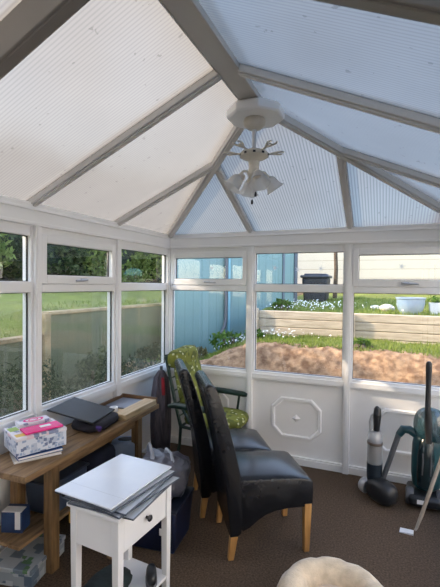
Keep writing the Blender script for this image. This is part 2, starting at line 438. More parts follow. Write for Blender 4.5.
M_TEALT = frosted('teal_tank', lin(58,98,106), .25, .12, .10)
M_SILVER = mat('silver_plastic', lin(190,192,196), .3, metal=.3)
M_CLEAR = frosted('clear_plastic', (.75,.77,.80), .62, .08, .10)
M_DUST = mat('grey_dust', lin(120,112,104), .95, lin(80,74,68), 25., bump=.4)
M_GREENMET = mat('green_metal', lin(28,54,46), .4, lin(20,42,36), 5.)
M_BRASS = mat('cream_paint', lin(214,208,196), .35, lin(190,184,172), 8.)
M_FROST = frosted('frosted_glass', (.82,.82,.82), .45, .15, .10)
M_PLUSH = mat('beige_plush', lin(226,206,178), .95, lin(204,184,156), 22., bump=.5, bscale=140., spec=.1, sheen=.5)
M_PLUSHIN = mat('beige_plush_inner', lin(220,200,172), .95, lin(196,176,148), 26., bump=.5, bscale=140., spec=.1, sheen=.5)
M_NAVY = mat('navy_plastic', lin(18,28,58), .4, lin(14,22,46), 4.)
M_NAVYC = mat('navy_cloth', lin(22,26,46), .9, lin(14,17,32), 12., bump=.3)
M_DKGREEN = mat('dark_green_cloth', lin(26,40,42), .9, lin(15,24,26), 14., bump=.4)
M_CARD = mat('grey_card', (.028,.029,.031), .5, (.036,.037,.04), 6.)

def floral():
    m, t, o = nt('green_floral_cloth')
    p = node(t, 'ShaderNodeBsdfPrincipled', Roughness=.9); t.links.new(p.outputs[0], o.inputs[0])
    tc = node(t, 'ShaderNodeTexCoord')
    v = node(t, 'ShaderNodeTexVoronoi', Scale=26.); t.links.new(tc.outputs['Object'], v.inputs[0])
    f = math_n(t, 'LESS_THAN', v.outputs['Distance'], .30)
    n = node(t, 'ShaderNodeTexNoise', Scale=14., Detail=3.); t.links.new(tc.outputs['Object'], n.inputs[0])
    g = math_n(t, 'GREATER_THAN', n.outputs[0], .53)
    base = mixc(t, g, lin(118,122,46), lin(84,90,28))
    sel = node(t, 'ShaderNodeSeparateColor'); t.links.new(v.outputs['Color'], sel.inputs[0])
    ff = math_n(t, 'MULTIPLY', f, math_n(t, 'GREATER_THAN', sel.outputs[0], .45))
    t.links.new(mixc(t, ff, base, lin(190,192,150)), p.inputs['Base Color'])
    b = node(t, 'ShaderNodeBump', Strength=.3, Distance=.01); t.links.new(n.outputs[0], b.inputs['Height']); t.links.new(b.outputs[0], p.inputs['Normal'])
    return m
M_FLORAL = floral()

# ------------------------------------------------------------------ ceiling fan
fan = thing('ceiling_fan', 'cream ceiling fan without blades hanging from the roof boss, with frosted lamp shades', 'fan', (RX, HY, ZR-.073))
def fz(z): return z-(ZR-.073)
MB().lathe([(.062, fz(2.626)), (.066, fz(2.612)), (.062, fz(2.59)), (.045, fz(2.572)), (.03, fz(2.566)), (.018, fz(2.565))], 24).build('canopy', M_BRASS, fan)
MB().tube([(0,0,fz(2.57)), (0,0,fz(2.445))], .013, 12).build('downrod', M_SILVER, fan)
MB().lathe([(.02, fz(2.452)), (.05, fz(2.440)), (.078, fz(2.430)), (.088, fz(2.418)), (.086, fz(2.404)), (.07, fz(2.394)), (.05, fz(2.386)), (.03, fz(2.376))], 28).build('motor', M_BRASS, fan)
for k in range(10):
    a = 2*PI*k/10; M = Matrix.Rotation(a, 4, 'Z'); vm = MB()
    vm.box(.078, .089, -.008, .008, fz(2.405), fz(2.417), M=M)
    vm.build('vent_slot', M_DKMET, fan)
for k in range(5):
    a = 2*PI*k/5 + .62; M = Matrix.Rotation(a, 4, 'Z'); z = fz(2.425)
    m = MB()
    P = lambda r, s, dz=0: M @ Vector((r, s, z+dz))
    m.tube([P(.07, 0), P(.095, .006, .004), P(.115, .0, .008), P(.135, -.012, .012), P(.165, -.024, .016), P(.185, -.014, .017)], [.007,.006,.006,.006,.006,.004], 8)
    m.tube([P(.105, .002, .006), P(.125, .016, .01), P(.15, .028, .014), P(.178, .03, .017), P(.19, .02, .018)], [.006,.006,.006,.005,.004], 8)
    m.tube([P(.118, .012, .006), P(.128, .002, .012), P(.14, -.008, .014), P(.152, .004, .015), P(.146, .018, .014)], .0045, 8)
    m.build('blade_bracket', M_BRASS, fan)
MB().lathe([(.03, fz(2.38)), (.034, fz(2.37)), (.03, fz(2.335)), (.036, fz(2.325)), (.04, fz(2.30)), (.034, fz(2.28)), (.02, fz(2.268)), (.012, fz(2.25)), (.004, fz(2.24))], 20).build('light_hub', M_BRASS, fan)
for k in range(4):
    a = PI/2*k + .55; R = Matrix.Rotation(a, 4, 'Z')
    arm = MB(); P = lambda r, z: R @ Vector((r, 0, fz(z)))
    arm.tube([P(.03, 2.305), P(.05, 2.316), P(.068, 2.312), P(.078, 2.298)], .008, 8).lathe([(.022, 0), (.026, .01), (.02, .03), (.008, .034)], 14, Matrix.Translation(P(.086, 2.268)) @ R @ Matrix.Rotation(-.62, 4, 'Y'))
    ab = arm.build('lamp_arm', M_BRASS, fan)
    M = Matrix.Translation(P(.088, 2.282)) @ R @ Matrix.Rotation(-.62, 4, 'Y')
    pr = [(.022, 0), (.034, -.012), (.040, -.03), (.042, -.05), (.050, -.07), (.062, -.084)]
    pr = pr + [(r-.003, z) for r, z in reversed(pr)]
    MB().lathe(pr, 30, M, wob=lambda t, z: .05*math.sin(6*t)*max(0, -z/.084)).build('lamp_shade', M_FROST, fan)
for dx, zz in ((.012, 2.165), (-.010, 2.12)):
    m = MB().tube([(dx, 0, fz(2.26)), (dx, 0, fz(zz+.02))], .0022, 6)
    c = m.build('pull_chain', M_SILVER, fan)
    MB().lathe([(.002, .03), (.006, .022), (.008, .008), (.006, 0), (.0, -.001)], 10, Matrix.Translation((dx, 0, fz(zz)))).build('fob', M_DKMET, c)

# ------------------------------------------------------------------ black leather dining chairs
def chair_profile_loft(poly, w, crown=0., r=.014, cm=None):
    """profile in (s,z) swept across width with rounded sides"""
    cx = sum(p[0] for p in poly)/len(poly); cz = sum(p[1] for p in poly)/len(poly)
    m = MB(); sl = []
    N = len(poly)
    def inset(d):
        out = []
        for i in range(N):
            a = Vector(poly[i-1]); b = Vector(poly[i]); c = Vector(poly[(i+1) % N])
            n1 = Vector(((b-a).y, -(b-a).x)).normalized(); n2 = Vector(((c-b).y, -(c-b).x)).normalized()
            n = (n1+n2)
            n = n.normalized() if n.length > 1e-6 else n1
            out.append(b - n*d)
        return out
    steps = [(-.5*w, r), (-.5*w+r*.3, r*.3), (-.5*w+r, 0)] + [(-.5*w+r+(w-2*r)*k/10, 0) for k in range(1, 10)] + [(.5*w-r, 0), (.5*w-r*.3, r*.3), (.5*w, r)]
    for y, d in steps:
        q = inset(d); t = y/(w/2)
        sl.append([(s, -y, z + (cm(s, z)*crown*(1-t*t) if cm else 0)) for s, z in q])
    return m.loft(sl)
SEAT = [(.03,.19),(.06,.168),(.10,.185),(.15,.225),(.20,.254),(.26,.272),(.34,.280),(.42,.280),(.486,.279),(.497,.290),(.500,.36),(.498,.425),(.488,.444),(.46,.455),(.38,.464),(.28,.470),(.16,.474),(.06,.478),(.03,.47)]
BACK = [(-.020,.142),(.025,.140),(.048,.16),(.056,.26),(.052,.40),(.038,.52),(.010,.64),(-.022,.76),(-.058,.88),(-.088,.97),(-.112,1.025),(-.130,1.046),(-.155,1.052),(-.178,1.040),(-.186,1.015),(-.172,.97),(-.142,.86),(-.108,.74),(-.078,.62),(-.052,.48),(-.034,.32)]
def make_chair(loc, rot, label):
    t = thing('dining_chair', label, 'chair', loc, rot, 'black leather dining chairs')
    seat = chair_profile_loft(SEAT, .43, .028, .010, lambda s, z: max(0, min(1, (z-.43)/.03))*math.sin(PI*min(1, max(0, (s+.02)/.52)))).build('seat', M_LEATHER, t, angle=120)
    back = chair_profile_loft(BACK, .44, .0, .011).build('backrest', M_LEATHER, t, angle=120)
    for y in (-.195, .195):
        MB().taper((.462, y, 0), (.034,.034), (.466, y, .30), (.046,.046)).build('leg', M_OAK, t, bevel=.003)
        MB().taper((-.014, y, 0), (.034,.034), (.008, y, .17), (.046,.046)).build('leg', M_OAK, t, bevel=.003)
    return t
A33 = math.radians(33)
def chair_at(rr, label, rot=A33):   # rr: floor point under the rear leg on the chair's right side
    n = Vector((-math.sin(rot), math.cos(rot))); o = Vector(rr) + n*.205
    return make_chair((o.x, o.y, 0), rot, label)
chair_at((1.268, -1.447), 'front black leather high-back dining chair on oak legs, nearest the pet bed')
chair_at((.928, -1.114), 'black leather dining chair half hidden behind the front one, beside the green cushioned chair')

# ------------------------------------------------------------------ green cushioned garden chair in the corner
gc = thing('garden_chair', 'green metal garden armchair with green floral cushion in the back corner', 'chair', (.42, -.33, 0))
def rod(name, pts, r, mt, par, n=10): return MB().tube(pts, r, n).build(name, mt, par)
hw = .235
fr = MB()
for y in (-hw, hw):
    fr.tube([(-.03, y, 0.0), (.02, y, .25), (.03, y, .42)], .014, 8)
    fr.tube([(.46, y, 0.0), (.42, y, .25), (.40, y, .36)], .014, 8)
    fr.tube([(.03, y, .40), (.45, y, .37)], .014, 8)
fr.tube([(.40, -hw, .365), (.40, hw, .365)], .012, 8).tube([(.03, -hw, .40), (.03, hw, .40)], .012, 8)
fr.build('frame', M_GREENMET, gc)
bf = MB()
for y in (-hw, hw): bf.tube([(.03, y, .40), (-.03, y, .62), (-.12, y, 1.0)], .016, 8)
bf.tube([(-.12, -hw, 1.0), (-.12, hw, 1.0)], .016, 8)
for k in range(5): bf.tube([(.0-.025*k, -hw, .48+.11*k), (.0-.025*k, hw, .48+.11*k)], .007, 6)
bf.build('back_frame', M_GREENMET, gc)
for y in (-hw-.07, hw+.0):
    e = -.025 if y < 0 else 0.
    a = MB().tube([(-.05, y, .61+e), (0, y, .625+e), (.25, y, .622+e), (.44, y, .612+e), (.475, y, .606+e)], [.018,.026,.027,.026,.016], 12)
    a.build('armrest', M_GREENMET, gc)
    MB().tube([(.40, y, .60), (.37, y*.97, .37)], .012, 8).build('arm_support', M_GREENMET, gc)
    MB().tube([(.06, y, .61), (.20, y*.97, .39)], .012, 8).build('arm_support', M_GREENMET, gc)
sc = MB().blob((.265, .01, .435), (.275, .225, .056), 10, 28, sq=.6)
seatc = sc.build('seat_cushion', M_FLORAL, gc, angle=80)
bd = Vector((-.26, 0, .62)).normalized()
Mb = Matrix.Translation((.005, 0, .745)) @ Matrix.Rotation(math.atan2(-.15, .62), 4, 'Y') @ Matrix.Diagonal((1,1,.93,1))
bc = MB().blob((0,0,0), (.048, .225, .315), 16, 28, sq=.55, M=Mb, wob=lambda v: .03*math.sin(v.z*26)).build('back_cushion', M_FLORAL, gc, angle=80)
hp = MB().blob((-.065, .0, .965), (.078, .245, .09), 10, 24, sq=.7, wob=lambda v: .05*math.sin(v.y*22)).build('head_cushion', M_FLORAL, gc, angle=80)
# furled parasol in the corner
ps = thing('furled_parasol', 'furled grey parasol with red strap standing in the corner behind the green chair', 'parasol', (.225, -.52, 0))
M_GREYCL = mat('grey_cloth', lin(96,92,100), .9, lin(66,62,70), 10., stretch=(6,6,1), bump=.3)
M_RED = mat('red_cloth', lin(150,26,40), .8)
MB().lathe([(.03, .06), (.075, .12), (.085, .35), (.082, .62), (.06, .80), (.025, .86)], 28, wob=lambda t, z: .13*math.sin(7*t)).build('canopy', M_GREYCL, ps, angle=60)
MB().tube([(0,0,0), (0,0,.90)], .014, 10).build('pole', M_GREYPL, ps)
MB().tube([(.06,-.062,.66), (.058,-.064,.74), (.045,-.05,.81)], [.014,.016,.012], 8).build('strap', M_RED, ps)

# ------------------------------------------------------------------ workbench and what lies on it
bench = thing('workbench', 'long narrow pine workbench against the left windows', 'bench', (.215, -1.48, 0), math.radians(1.77))
def L(o, x, y, z=0):   # world -> bench local
    v = Matrix.Rotation(-math.radians(1.77), 3, 'Z') @ Vector((x-.215, y+1.48, z)); return v
m = MB().box(-.175, -.002, -.70, .68, .615, .65).box(.002, .175, -.70, .68, .615, .65)
m.build('top', M_PINE, bench, bevel=.003)
for x in (-.135, .116):
    for y in (-.455, .435):
        MB().box(x-.03, x+.03, y-.03, y+.03, 0, .614).build('leg', M_PINEV, bench, bevel=.003)
m = MB().box(-.12, .115, -.685, .66, .555, .613); m = MB()
m.box(.10, .125, -.42, .40, .545, .613).box(-.135, -.11, -.42, .40, .545, .613)
m.build('apron', M_PINE, bench, bevel=.002)
m = MB()
for k in range(3): m.box(-.165+.088*k, -.165+.088*k+.08, -.66, .62, .228, .248)
m.build('shelf', M_PINE, bench, bevel=.002)

def printed(name, base, inks, scale=18., thr=.55):
    """glossy printed card: paper with blocks of printed pictures"""
    m, t, o = nt(name)
    p = node(t, 'ShaderNodeBsdfPrincipled', Roughness=.35); t.links.new(p.outputs[0], o.inputs[0])
    tc = node(t, 'ShaderNodeTexCoord'); col = base
    for i, (c, s, th) in enumerate(inks):
        mp = node(t, 'ShaderNodeMapping'); mp.inputs['Location'].default_value = (i*3.7, i*1.9, i*.7); t.links.new(tc.outputs['Object'], mp.inputs[0])
        v = node(t, 'ShaderNodeTexVoronoi', Scale=s); v.distance = 'CHEBYCHEV'; t.links.new(mp.outputs[0], v.inputs[0])
        sp = node(t, 'ShaderNodeSeparateColor'); t.links.new(v.outputs['Color'], sp.inputs[0])
        f = math_n(t, 'MULTIPLY', math_n(t, 'GREATER_THAN', sp.outputs[i % 3], th), math_n(t, 'LESS_THAN', v.outputs['Distance'], .42))
        col = mixc(t, f, col, c)
    if not isinstance(col, tuple): t.links.new(col, p.inputs['Base Color'])
    else: p.inputs['Base Color'].default_value = (*col, 1)
    return m
M_PRINT = printed('printed_white_card', lin(214,220,232), [(lin(186,196,214), 26., .5), (lin(110,124,158), 48., .74), (lin(150,170,200), 60., .7)])
M_PRINT2 = printed('printed_white_wrap', lin(220,216,222), [(lin(226,200,210), 18., .5), (lin(130,140,170), 30., .75)])
M_PINK = mat('pink_card', lin(238,50,140), .25, lin(228,44,130), 4.)
M_LIME = mat('lime_ink', lin(150,180,70), .4)
M_YEL = mat('yellow_ink', lin(224,190,80), .4)
M_BLUEP = mat('blue_ink', lin(40,90,150), .4)
cart = thing('craft_box', 'white carton with blue printed pictures at the near end of the workbench', 'box', (.211, -1.920, .690), math.radians(66))
m = MB().box(-.1375, .1375, -.11, .11, 0, .100); m.build('carton', M_PRINT, cart, bevel=.004)
m = MB().box(-.1395, .1395, -.112, .112, .084, .104); m.build('lid', M_PRINT2, cart, bevel=.004)
m = MB().box(-.13, -.075, -.09, -.045, .1042, .1052); m.build('yellow_patch', M_YEL, cart, smooth=False)
m = MB().box(-.13, -.08, .02, .085, .1042, .1052); m.build('lime_patch', M_LIME, cart, smooth=False)
pk = MB().box(-.085, .125, -.060, .045, 0, .012).build('pink_pack', M_PINK, bevel=.004)
pk.location = (.245, -1.935, .7958); pk.rotation_euler = (0, 0, math.radians(66)); tag(pk, 'bright pink flat pack lying on the white printed carton', 'pack')
MB().box(.01, .07, -.02, .012, .0122, .0128).build('label', M_WHITE, pk, smooth=False)
st = thing('ribbon_pack', 'white pack with a pink ring printed on it, behind the pink pack', 'pack', (.150, -1.875, .7955), math.radians(66))
MB().box(-.09, .09, -.034, .05, .0, .022).build('carton', M_PRINT2, st, bevel=.004)
for r0, r1 in ((.036, .028), (.018, .014)):
    m = MB(); n = 32; vs = [(r*1.6*math.cos(2*PI*k/n), .008+r*math.sin(2*PI*k/n), z) for z in (.022, .0232) for r in (r0, r1) for k in range(n)]
    for k in range(n):
        q = (k+1) % n
        m.add([vs[k], vs[q], vs[n+q], vs[n+k], vs[2*n+k], vs[2*n+q], vs[3*n+q], vs[3*n+k]], [(4,5,6,7),(0,3,2,1),(0,1,5,4),(2,3,7,6)])
    m.build('printed_ring', M_PINK, st, smooth=False)
# books under the carton
for i, (dx, dy, a, w, d, h, c, lab) in enumerate(((.0, .0, 57, .25, .17, .017, lin(196,190,182), 'cream paperback at the bottom of the pile under the carton'), (.01, .0, 62, .24, .165, .016, lin(40,86,146), 'blue-spined book directly under the white printed carton'))):
    b = thing('book', lab, 'book', (.235+dx, -1.94+dy, .6515+i*.019), math.radians(a), 'books under the carton')
    MB().box(-w/2, w/2, -d/2, d/2, 0, .002).box(-w/2, w/2, -d/2, d/2, h-.002, h).box(-w/2, w/2, d/2-.002, d/2, .002, h-.002).build('cover', mat('book_cover_%d' % i, c, .5), b, smooth=False)
    MB().box(-w/2+.004, w/2-.004, -d/2+.003, d/2-.0025, .0022, h-.0022).build('pages', M_WHITE, b, smooth=False)
# black bag and dark slab
bg = thing('document_bag', 'soft black bag lying on the workbench under the dark slab', 'bag', (.235, -1.43, .651), math.radians(8))
MB().blob((0, 0, .034), (.125, .155, .034), 8, 24, sq=.5, wob=lambda v: .05*math.sin(v.y*40+v.x*30)).build('body', mat('black_cloth', (.012,.012,.016), .8, (.02,.018,.03), 20., bump=.3), bg, angle=70)
MB().tube([(.12, -.14, .03), (.135, -.155, .05), (.11, -.165, .055)], .012, 8).build('purple_tag', mat('purple_cloth', lin(60,36,110), .7), bg)
P1, P2, P3 = Vector((.335, -1.575, .720)), Vector((.285, -1.275, .720)), Vector((.048, -1.425, .82))
slab = MB(); P4 = P1 + (P3-P2); up = (P2-P1).cross(P4-P1).normalized(); up = up if up.z > 0 else -up
slab.add([P1, P2, P3, P4] + [p+up*.012 for p in (P1, P2, P3, P4)], [(0,1,2,3),(4,7,6,5),(0,4,5,1),(1,5,6,2),(2,6,7,3),(3,7,4,0)])
sl = slab.build('laptop_case', M_CARD, bevel=.003); tag(sl, 'flat dark grey slab propped on the black bag by the window sill', 'case')
# wooden tray at the far end
tr = thing('wooden_tray', 'pale wooden tray with thin brown rails at the far end of the workbench', 'tray', (.20, -1.04, .651), math.radians(1.77))
MB().box(-.15, .165, -.225, .215, 0, .018).build('board', M_PINEL, tr, bevel=.002)
m = MB().box(-.165, .165, .215, .228, 0, .055).box(-.165, -.152, -.2, .215, 0, .05)
m.build('rail', mat('brown_rail', lin(120,88,58), .5), tr, bevel=.002)
MB().box(.06, .165, -.228, .21, .019, .042).build('block', M_PINEL, tr, bevel=.003)
MB().box(-.145, .05, -.05, .2, .0185, .030).build('grey_sheet', mat('grey_board', lin(120,124,134), .4), tr, bevel=.002)
tp = thing('tape_roll', 'small white roll of tape standing in the wooden tray', 'tape', (.19, -1.16, .670))
MB().lathe([(.018, 0), (.032, 0), (.032, .032), (.018, .032), (.018, 0)], 22).build('roll', M_WHITE, tp)
# things under the bench
tub = thing('storage_tub', 'grey-blue plastic storage tub on the bench shelf behind the small blue box', 'tub', (.18, -1.72, .2490), math.radians(2))
mt_tub = mat('bluegrey_plastic', lin(84,98,120), .35, lin(70,82,104), 4.)
MB().taper((0,0,0), (.19,.28), (0,0,.19), (.22,.32)).build('body', mt_tub, tub, bevel=.012)
MB().box(-.118, .118, -.168, .168, .190, .205).build('lid', mat('smoky_lid', lin(60,68,84), .3), tub, bevel=.005)
bx = thing('small_box', 'small blue and white box with white flap on the bench shelf', 'box', (.17, -2.02, .2490), math.radians(20))
MB().box(-.06, .06, -.045, .045, 0, .115).build('carton', mat('blue_carton', lin(52,78,122), .4, lin(40,60,98), 9.), bx, bevel=.002)
MB().box(-.055, .055, -.0465, .012, .1155, .119).box(.02, .05, -.0475, -.0455, .02, .1155).build('flap', M_WHITE, bx, smooth=False)
fb = thing('game_box', 'flat white and grey box on the floor under the bench shelf', 'box', (.20, -1.96, 0), math.radians(12))
MB().box(-.13, .13, -.16, .16, 0, .075).build('carton', printed('grey_print', lin(150,160,170), [(lin(90,110,130), 14., .5), (lin(180,190,196), 20., .6)]), fb, bevel=.003)
MB().box(-.135, .135, -.165, .165, .076, .10).build('lid', printed('pale_print', lin(170,178,186), [(lin(110,125,140), 12., .6), (lin(90,130,90), 30., .8)]), fb, bevel=.003)
tb = thing('tool_bag', 'navy tool bag with looped olive handle under the workbench', 'bag', (.20, -1.40, .2490))
MB().blob((0,0,.125), (.125,.13,.125), 10, 24, sq=.45, wob=lambda v: .04*math.sin(v.y*30)).build('body', M_NAVYC, tb, angle=70)
th = thing('strap_coil', 'olive webbing strap looped with a yellow end beside the white side table', 'strap', (.455, -1.735, .0), math.radians(-20))
m = MB(); pts = [(.0+.03*math.cos(a), -.13*math.cos(a), .34+.12*math.sin(a)) for a in [PI*k/14 for k in range(15)]]
m.tube([(.03,-.13,.02)] + pts + [(-.03,.13,.02)], .012, 8).build('webbing', mat('olive_webbing', lin(112,104,58), .8), th)
MB().tube([(.032,-.132,.32), (.034,-.134,.27)], .02, 8).build('yellow_end', mat('yellow_plastic', lin(206,158,34), .5), th)
tis = thing('tissue_box', 'pale blue-white pack with dark oval opening under the far end of the bench', 'box', (.215, -1.04, .2490), math.radians(30))
MB().box(-.105, .105, -.08, .08, 0, .17).build('pack', mat('pale_blue_card', lin(176,194,220), .4, lin(150,172,206), 10.), tis, bevel=.014, seg=3)
MB().lathe([(.0, 0), (.05, .001), (.05, .003), (0, .004)], 24, Matrix.Translation((.0, -.0, .1702)) @ Matrix.Diagonal((1.2,.8,1,1))).build('opening', M_BLKPL, tis)

# ------------------------------------------------------------------ white side table
wt = thing('side_table', 'small white side table with one drawer and a low shelf', 'table', (.880, -1.995, 0), math.radians(-5))
hx, hy = .146, .206
MB().box(-.160, .160, -.220, .220, .582, .600).build('top', M_WHITE, wt, bevel=.004)
for x in (-hx+.0, hx):
    for y in (-hy, hy):
        sx, sy = (1 if x > 0 else -1), (1 if y > 0 else -1)
        MB().taper((x-sx*.018, y-sy*.018, 0), (.032,.032), (x-sx*.018, y-sy*.018, .581), (.040,.040)).build('leg', M_WHITE, wt, bevel=.003)
m = MB().box(-hx+.008, hx-.03, -hy+.004, -hy+.016, .41, .581).box(-hx+.008, hx-.03, hy-.016, hy-.004, .41, .581).box(-hx+.002, -hx+.014, -hy+.03, hy-.03, .41, .581)
m.build('apron', M_WHITE, wt, smooth=False)
dr = MB().box(hx-.024, hx-.004, -hy+.042, hy-.042, .418, .576).build('drawer', M_WHITE, wt, bevel=.003)
MB().lathe([(.007, 0), (.007, .012), (.014, .016), (.016, .024), (.010, .030), (0, .031)], 16, Matrix.Translation((hx-.004, 0, .50)) @ Matrix.Rotation(PI/2, 4, 'Y')).build('knob', M_DKMET, dr)
MB().box(-hx+.004, hx-.004, -hy+.004, hy-.004, .082, .098).build('shelf', M_WHITE, wt, bevel=.003)
# stacked sheets on the table
M_SHEET = mat('white_board', lin(226,232,242), .22, lin(214,222,236), 3.)
M_ACR = frosted('acrylic', (.78,.82,.88), .10, .12, .10)
M_EDGE = mat('dark_edge', lin(96,104,118), .4, lin(60,66,78), 5.)
cz = .6015
specs = [(.898, -1.995, 1, .36, .43), (.885, -1.99, -9, .36, .44), (.872, -1.985, -1, .36, .455), (.850, -1.985, -8, .355, .465), (.830, -1.985, -5, .35, .475)]
labs = ['clear sheet with dark edge at the bottom of the stack on the white table', 'clear dark-edged sheet second from the bottom on the white table', 'clear dark-edged sheet in the middle of the stack on the white table', 'clear dark-edged sheet just under the white board on the side table', '']
for i, (x, y, a, w, d) in enumerate(specs[:4]):
    s = thing('acrylic_sheet', labs[i], 'sheet', (x, y, cz), math.radians(a), 'clear sheets stacked on the side table')
    MB().box(-w/2+.004, w/2-.004, -d/2+.004, d/2-.004, 0, .006).build('sheet', M_ACR, s, smooth=False)
    e = MB(); e.box(-w/2, w/2, -d/2, -d/2+.004, 0, .006).box(-w/2, w/2, d/2-.004, d/2, 0, .006).box(-w/2, -w/2+.004, -d/2+.004, d/2-.004, 0, .006).box(w/2-.004, w/2, -d/2+.004, d/2-.004, 0, .006)
    e.build('edge', M_EDGE, s, smooth=False)
    if i in (1, 3):
        k = MB().box(-w/2-.012, -w/2+.03, -d/2-.010, -d/2+.014, -.002, .010); k.build('corner_clip', M_BLKPL, s, bevel=.002)
    cz += .0095
x, y, a, w, d = specs[4]
wb = thing('white_board', 'large glossy white board on top of the stack on the side table', 'board', (x, y, cz+.001), math.radians(a))
MB().box(-w/2, w/2, -d/2, d/2, 0, .009).build('board', M_SHEET, wb, bevel=.003)
MB().box(-w/2+.004, w/2-.004, -d/2+.09, -d/2+.0915, .0091, .0094).build('crease', mat('crease', lin(190,198,210), .4), wb, smooth=False)
# on the low shelf
jk = thing('folded_jacket', 'dark green crumpled cloth on the low shelf of the white table', 'cloth', (.835, -2.06, .0985))
MB().blob((0,0,.038), (.10,.125,.038), 10, 26, sq=.7, wob=lambda v: .16*fbm(v.x*14, v.y*14, v.z*14)).build('cloth', M_DKGREEN, jk, angle=80)
sh = thing('black_shoe', 'black rounded shoe on the low shelf of the white table beside the dark cloth', 'shoe', (.985, -1.90, .0985), math.radians(-57))
MB().blob((0,0,.037), (.065,.028,.036), 10, 18, sq=.8, wob=lambda v: .10*(v.x/.115)).build('upper', M_BLKPL, sh, angle=80)
MB().blob((0,0,.010), (.067,.030,.010), 6, 18, sq=.6).build('sole', M_GREYPL, sh, angle=80)
# navy crate and the carrier bag on it
nb = thing('storage_crate', 'dark navy storage crate on the floor behind the white side table', 'crate', (.765, -1.43, 0), math.radians(6))
MB().taper((0,0,0), (.29,.27), (0,0,.26), (.33,.31)).build('body', M_NAVY, nb, bevel=.012)
MB().box(-.172,.172,-.162,.162,.2605,.278).build('lid', mat('dark_lid', lin(18,24,40), .4), nb, bevel=.005)
MB().box(.06,.10,-.1585,-.1535,.12,.16).build('label', M_WHITE, nb, smooth=False)
pb = thing('carrier_bag', 'grey translucent carrier bag slumped on the navy crate', 'bag', (.745, -1.36, .2795))
M_BAG = mat('grey_film', lin(104,104,114), .35, lin(70,70,80), 9., bump=.5, bscale=20.)
MB().blob((0,0,.115), (.17,.15,.115), 28, 44, sq=.7, wob=lambda v: .20*fbm(v.x*8+3, v.y*8, v.z*6)+.07*NZ.noise(v*42)).build('body', M_BAG, pb, angle=35)
m = MB(); 
M_FILM = mat('pale_film', lin(170,176,188), .3)
for pts in ([(-.12,.03,.17), (-.13,.01,.26), (-.10,-.02,.30), (-.06,-.05,.24), (-.05,-.06,.18)], [(-.02,.05,.20), (.00,.03,.255), (.05,.0,.25), (.09,-.04,.20), (.12,-.06,.13)]):
    MB().tube(pts, [.020,.012,.008,.014,.022], 8).build('handle', M_FILM, pb)
# wood offcuts between table and bench
for i, (x, y, c, lab) in enumerate(((.585, -1.73, M_PINEV, 'pine batten leaning between the white table and the bench, darker one'), (.635, -1.70, M_WHITE, 'white batten leaning between the white table and the bench'))):
    b = MB().bar((0,0,0), (.02,.09,.42), .035, .018, up=(0,1,0)).build('wood_batten', c, bevel=.002); b.location = (x, y, .001); tag(b, lab, 'batten', 'battens beside the white table')

# ------------------------------------------------------------------ cordless vacuum
cv = thing('cordless_vacuum', 'black and clear cordless stick vacuum with silver wheel standing by the back wall', 'vacuum', (2.02, -.34, 0))
MB().blob((.055,-.062,.088), (.122,.078,.086), 12, 24, sq=.75, M=Matrix.Rotation(math.radians(-42), 4, 'Z')).build('floor_head', M_BLKPL, cv, angle=80)
MB().lathe([(.015,-.03), (.052,-.028), (.058,-.015), (.058,.015), (.052,.028), (.015,.03)], 22, Matrix.Translation((-.065,.045,.06)) @ Matrix.Rotation(math.radians(-42), 4, 'Z') @ Matrix.Rotation(PI/2, 4, 'Y')).build('wheel', M_SILVER, cv)
MB().tube([(.0,0,.12), (.0,0,.16), (.0,.0,.27)], [.05,.056,.058], 24).build('motor_housing', mat('slate_plastic', lin(34,44,54), .35), cv)
MB().tube([(0,0,.271), (0,0,.48), (0,0,.52)], [.056,.054,.040], 24).build('dust_cup', M_CLEAR, cv)
MB().tube([(0,0,.30), (0,0,.40)], .047, 20).build('dust', M_DUST, cv)
MB().lathe([(.0565,.415), (.058,.418), (.058,.432), (.0565,.435)], 24).build('cup_band', mat('brown_band', lin(104,92,84), .5), cv)
MB().tube([(-.03,0,.50), (-.035,0,.58), (-.025,0,.63), (-.01,-.005,.65)], [.014,.013,.012,.010], 10).build('grip', M_SILVER, cv)
MB().tube([(.01,0,.50), (.012,-.004,.56), (.014,-.006,.64), (.014,-.004,.69), (.010,-.002,.71)], [.022,.024,.030,.026,.010], 16).build('handle', M_BLKPL, cv)
# teal upright cleaner
tv = thing('upright_vacuum', 'teal upright carpet cleaner with tall black handle by the back wall', 'vacuum', (2.385, -.26, 0), 0)
m = MB().box(-.13,.10,-.16,.12,.02,.10); m.build('floor_head', M_BLKPL, tv, bevel=.03, seg=4)
for x, y in ((-.115, -.075), (.09, -.075)):
    MB().lathe([(.02,-.028), (.055,-.026), (.062,-.016), (.062,.016), (.055,.026), (.02,.028)], 22, Matrix.Translation((x, y, .064)) @ Matrix.Rotation(PI/2, 4, 'Y')).build('wheel', M_GREYPL, tv)
body = [(.06,.10), (.095,.13), (.105,.22), (.105,.34), (.10,.44), (.09,.50), (.07,.52)]
MB().lathe(body, 28, Matrix.Diagonal((1,.75,1,1))).build('body', M_TEAL, tv)
MB().blob((.02,0,.585), (.115,.09,.135), 14, 26, sq=.85).build('water_tank', M_TEALT, tv, angle=80)
m = MB().tube([(-.01,-.035,.14), (-.01,-.040,.22), (-.008,-.042,.36), (-.005,-.035,.47), (0,-.02,.52)], [.058,.064,.064,.055,.03], 20); m.build('front_panel', mat('smoky_plastic', (.010,.022,.026), .15, spec=.6), tv)
for q in (-.035, .02): MB().tube([(q,-.100,.24), (q+.004,-.102,.34), (q+.002,-.098,.40)], [.004,.006,.004], 8).build('trim_rib', M_GREYPL, tv)  # grey ribs stand in for highlights on the dark front panel
MB().box(-.07,-.02,-.164,-.160,.05,.08).build('label', M_WHITE, tv, smooth=False)
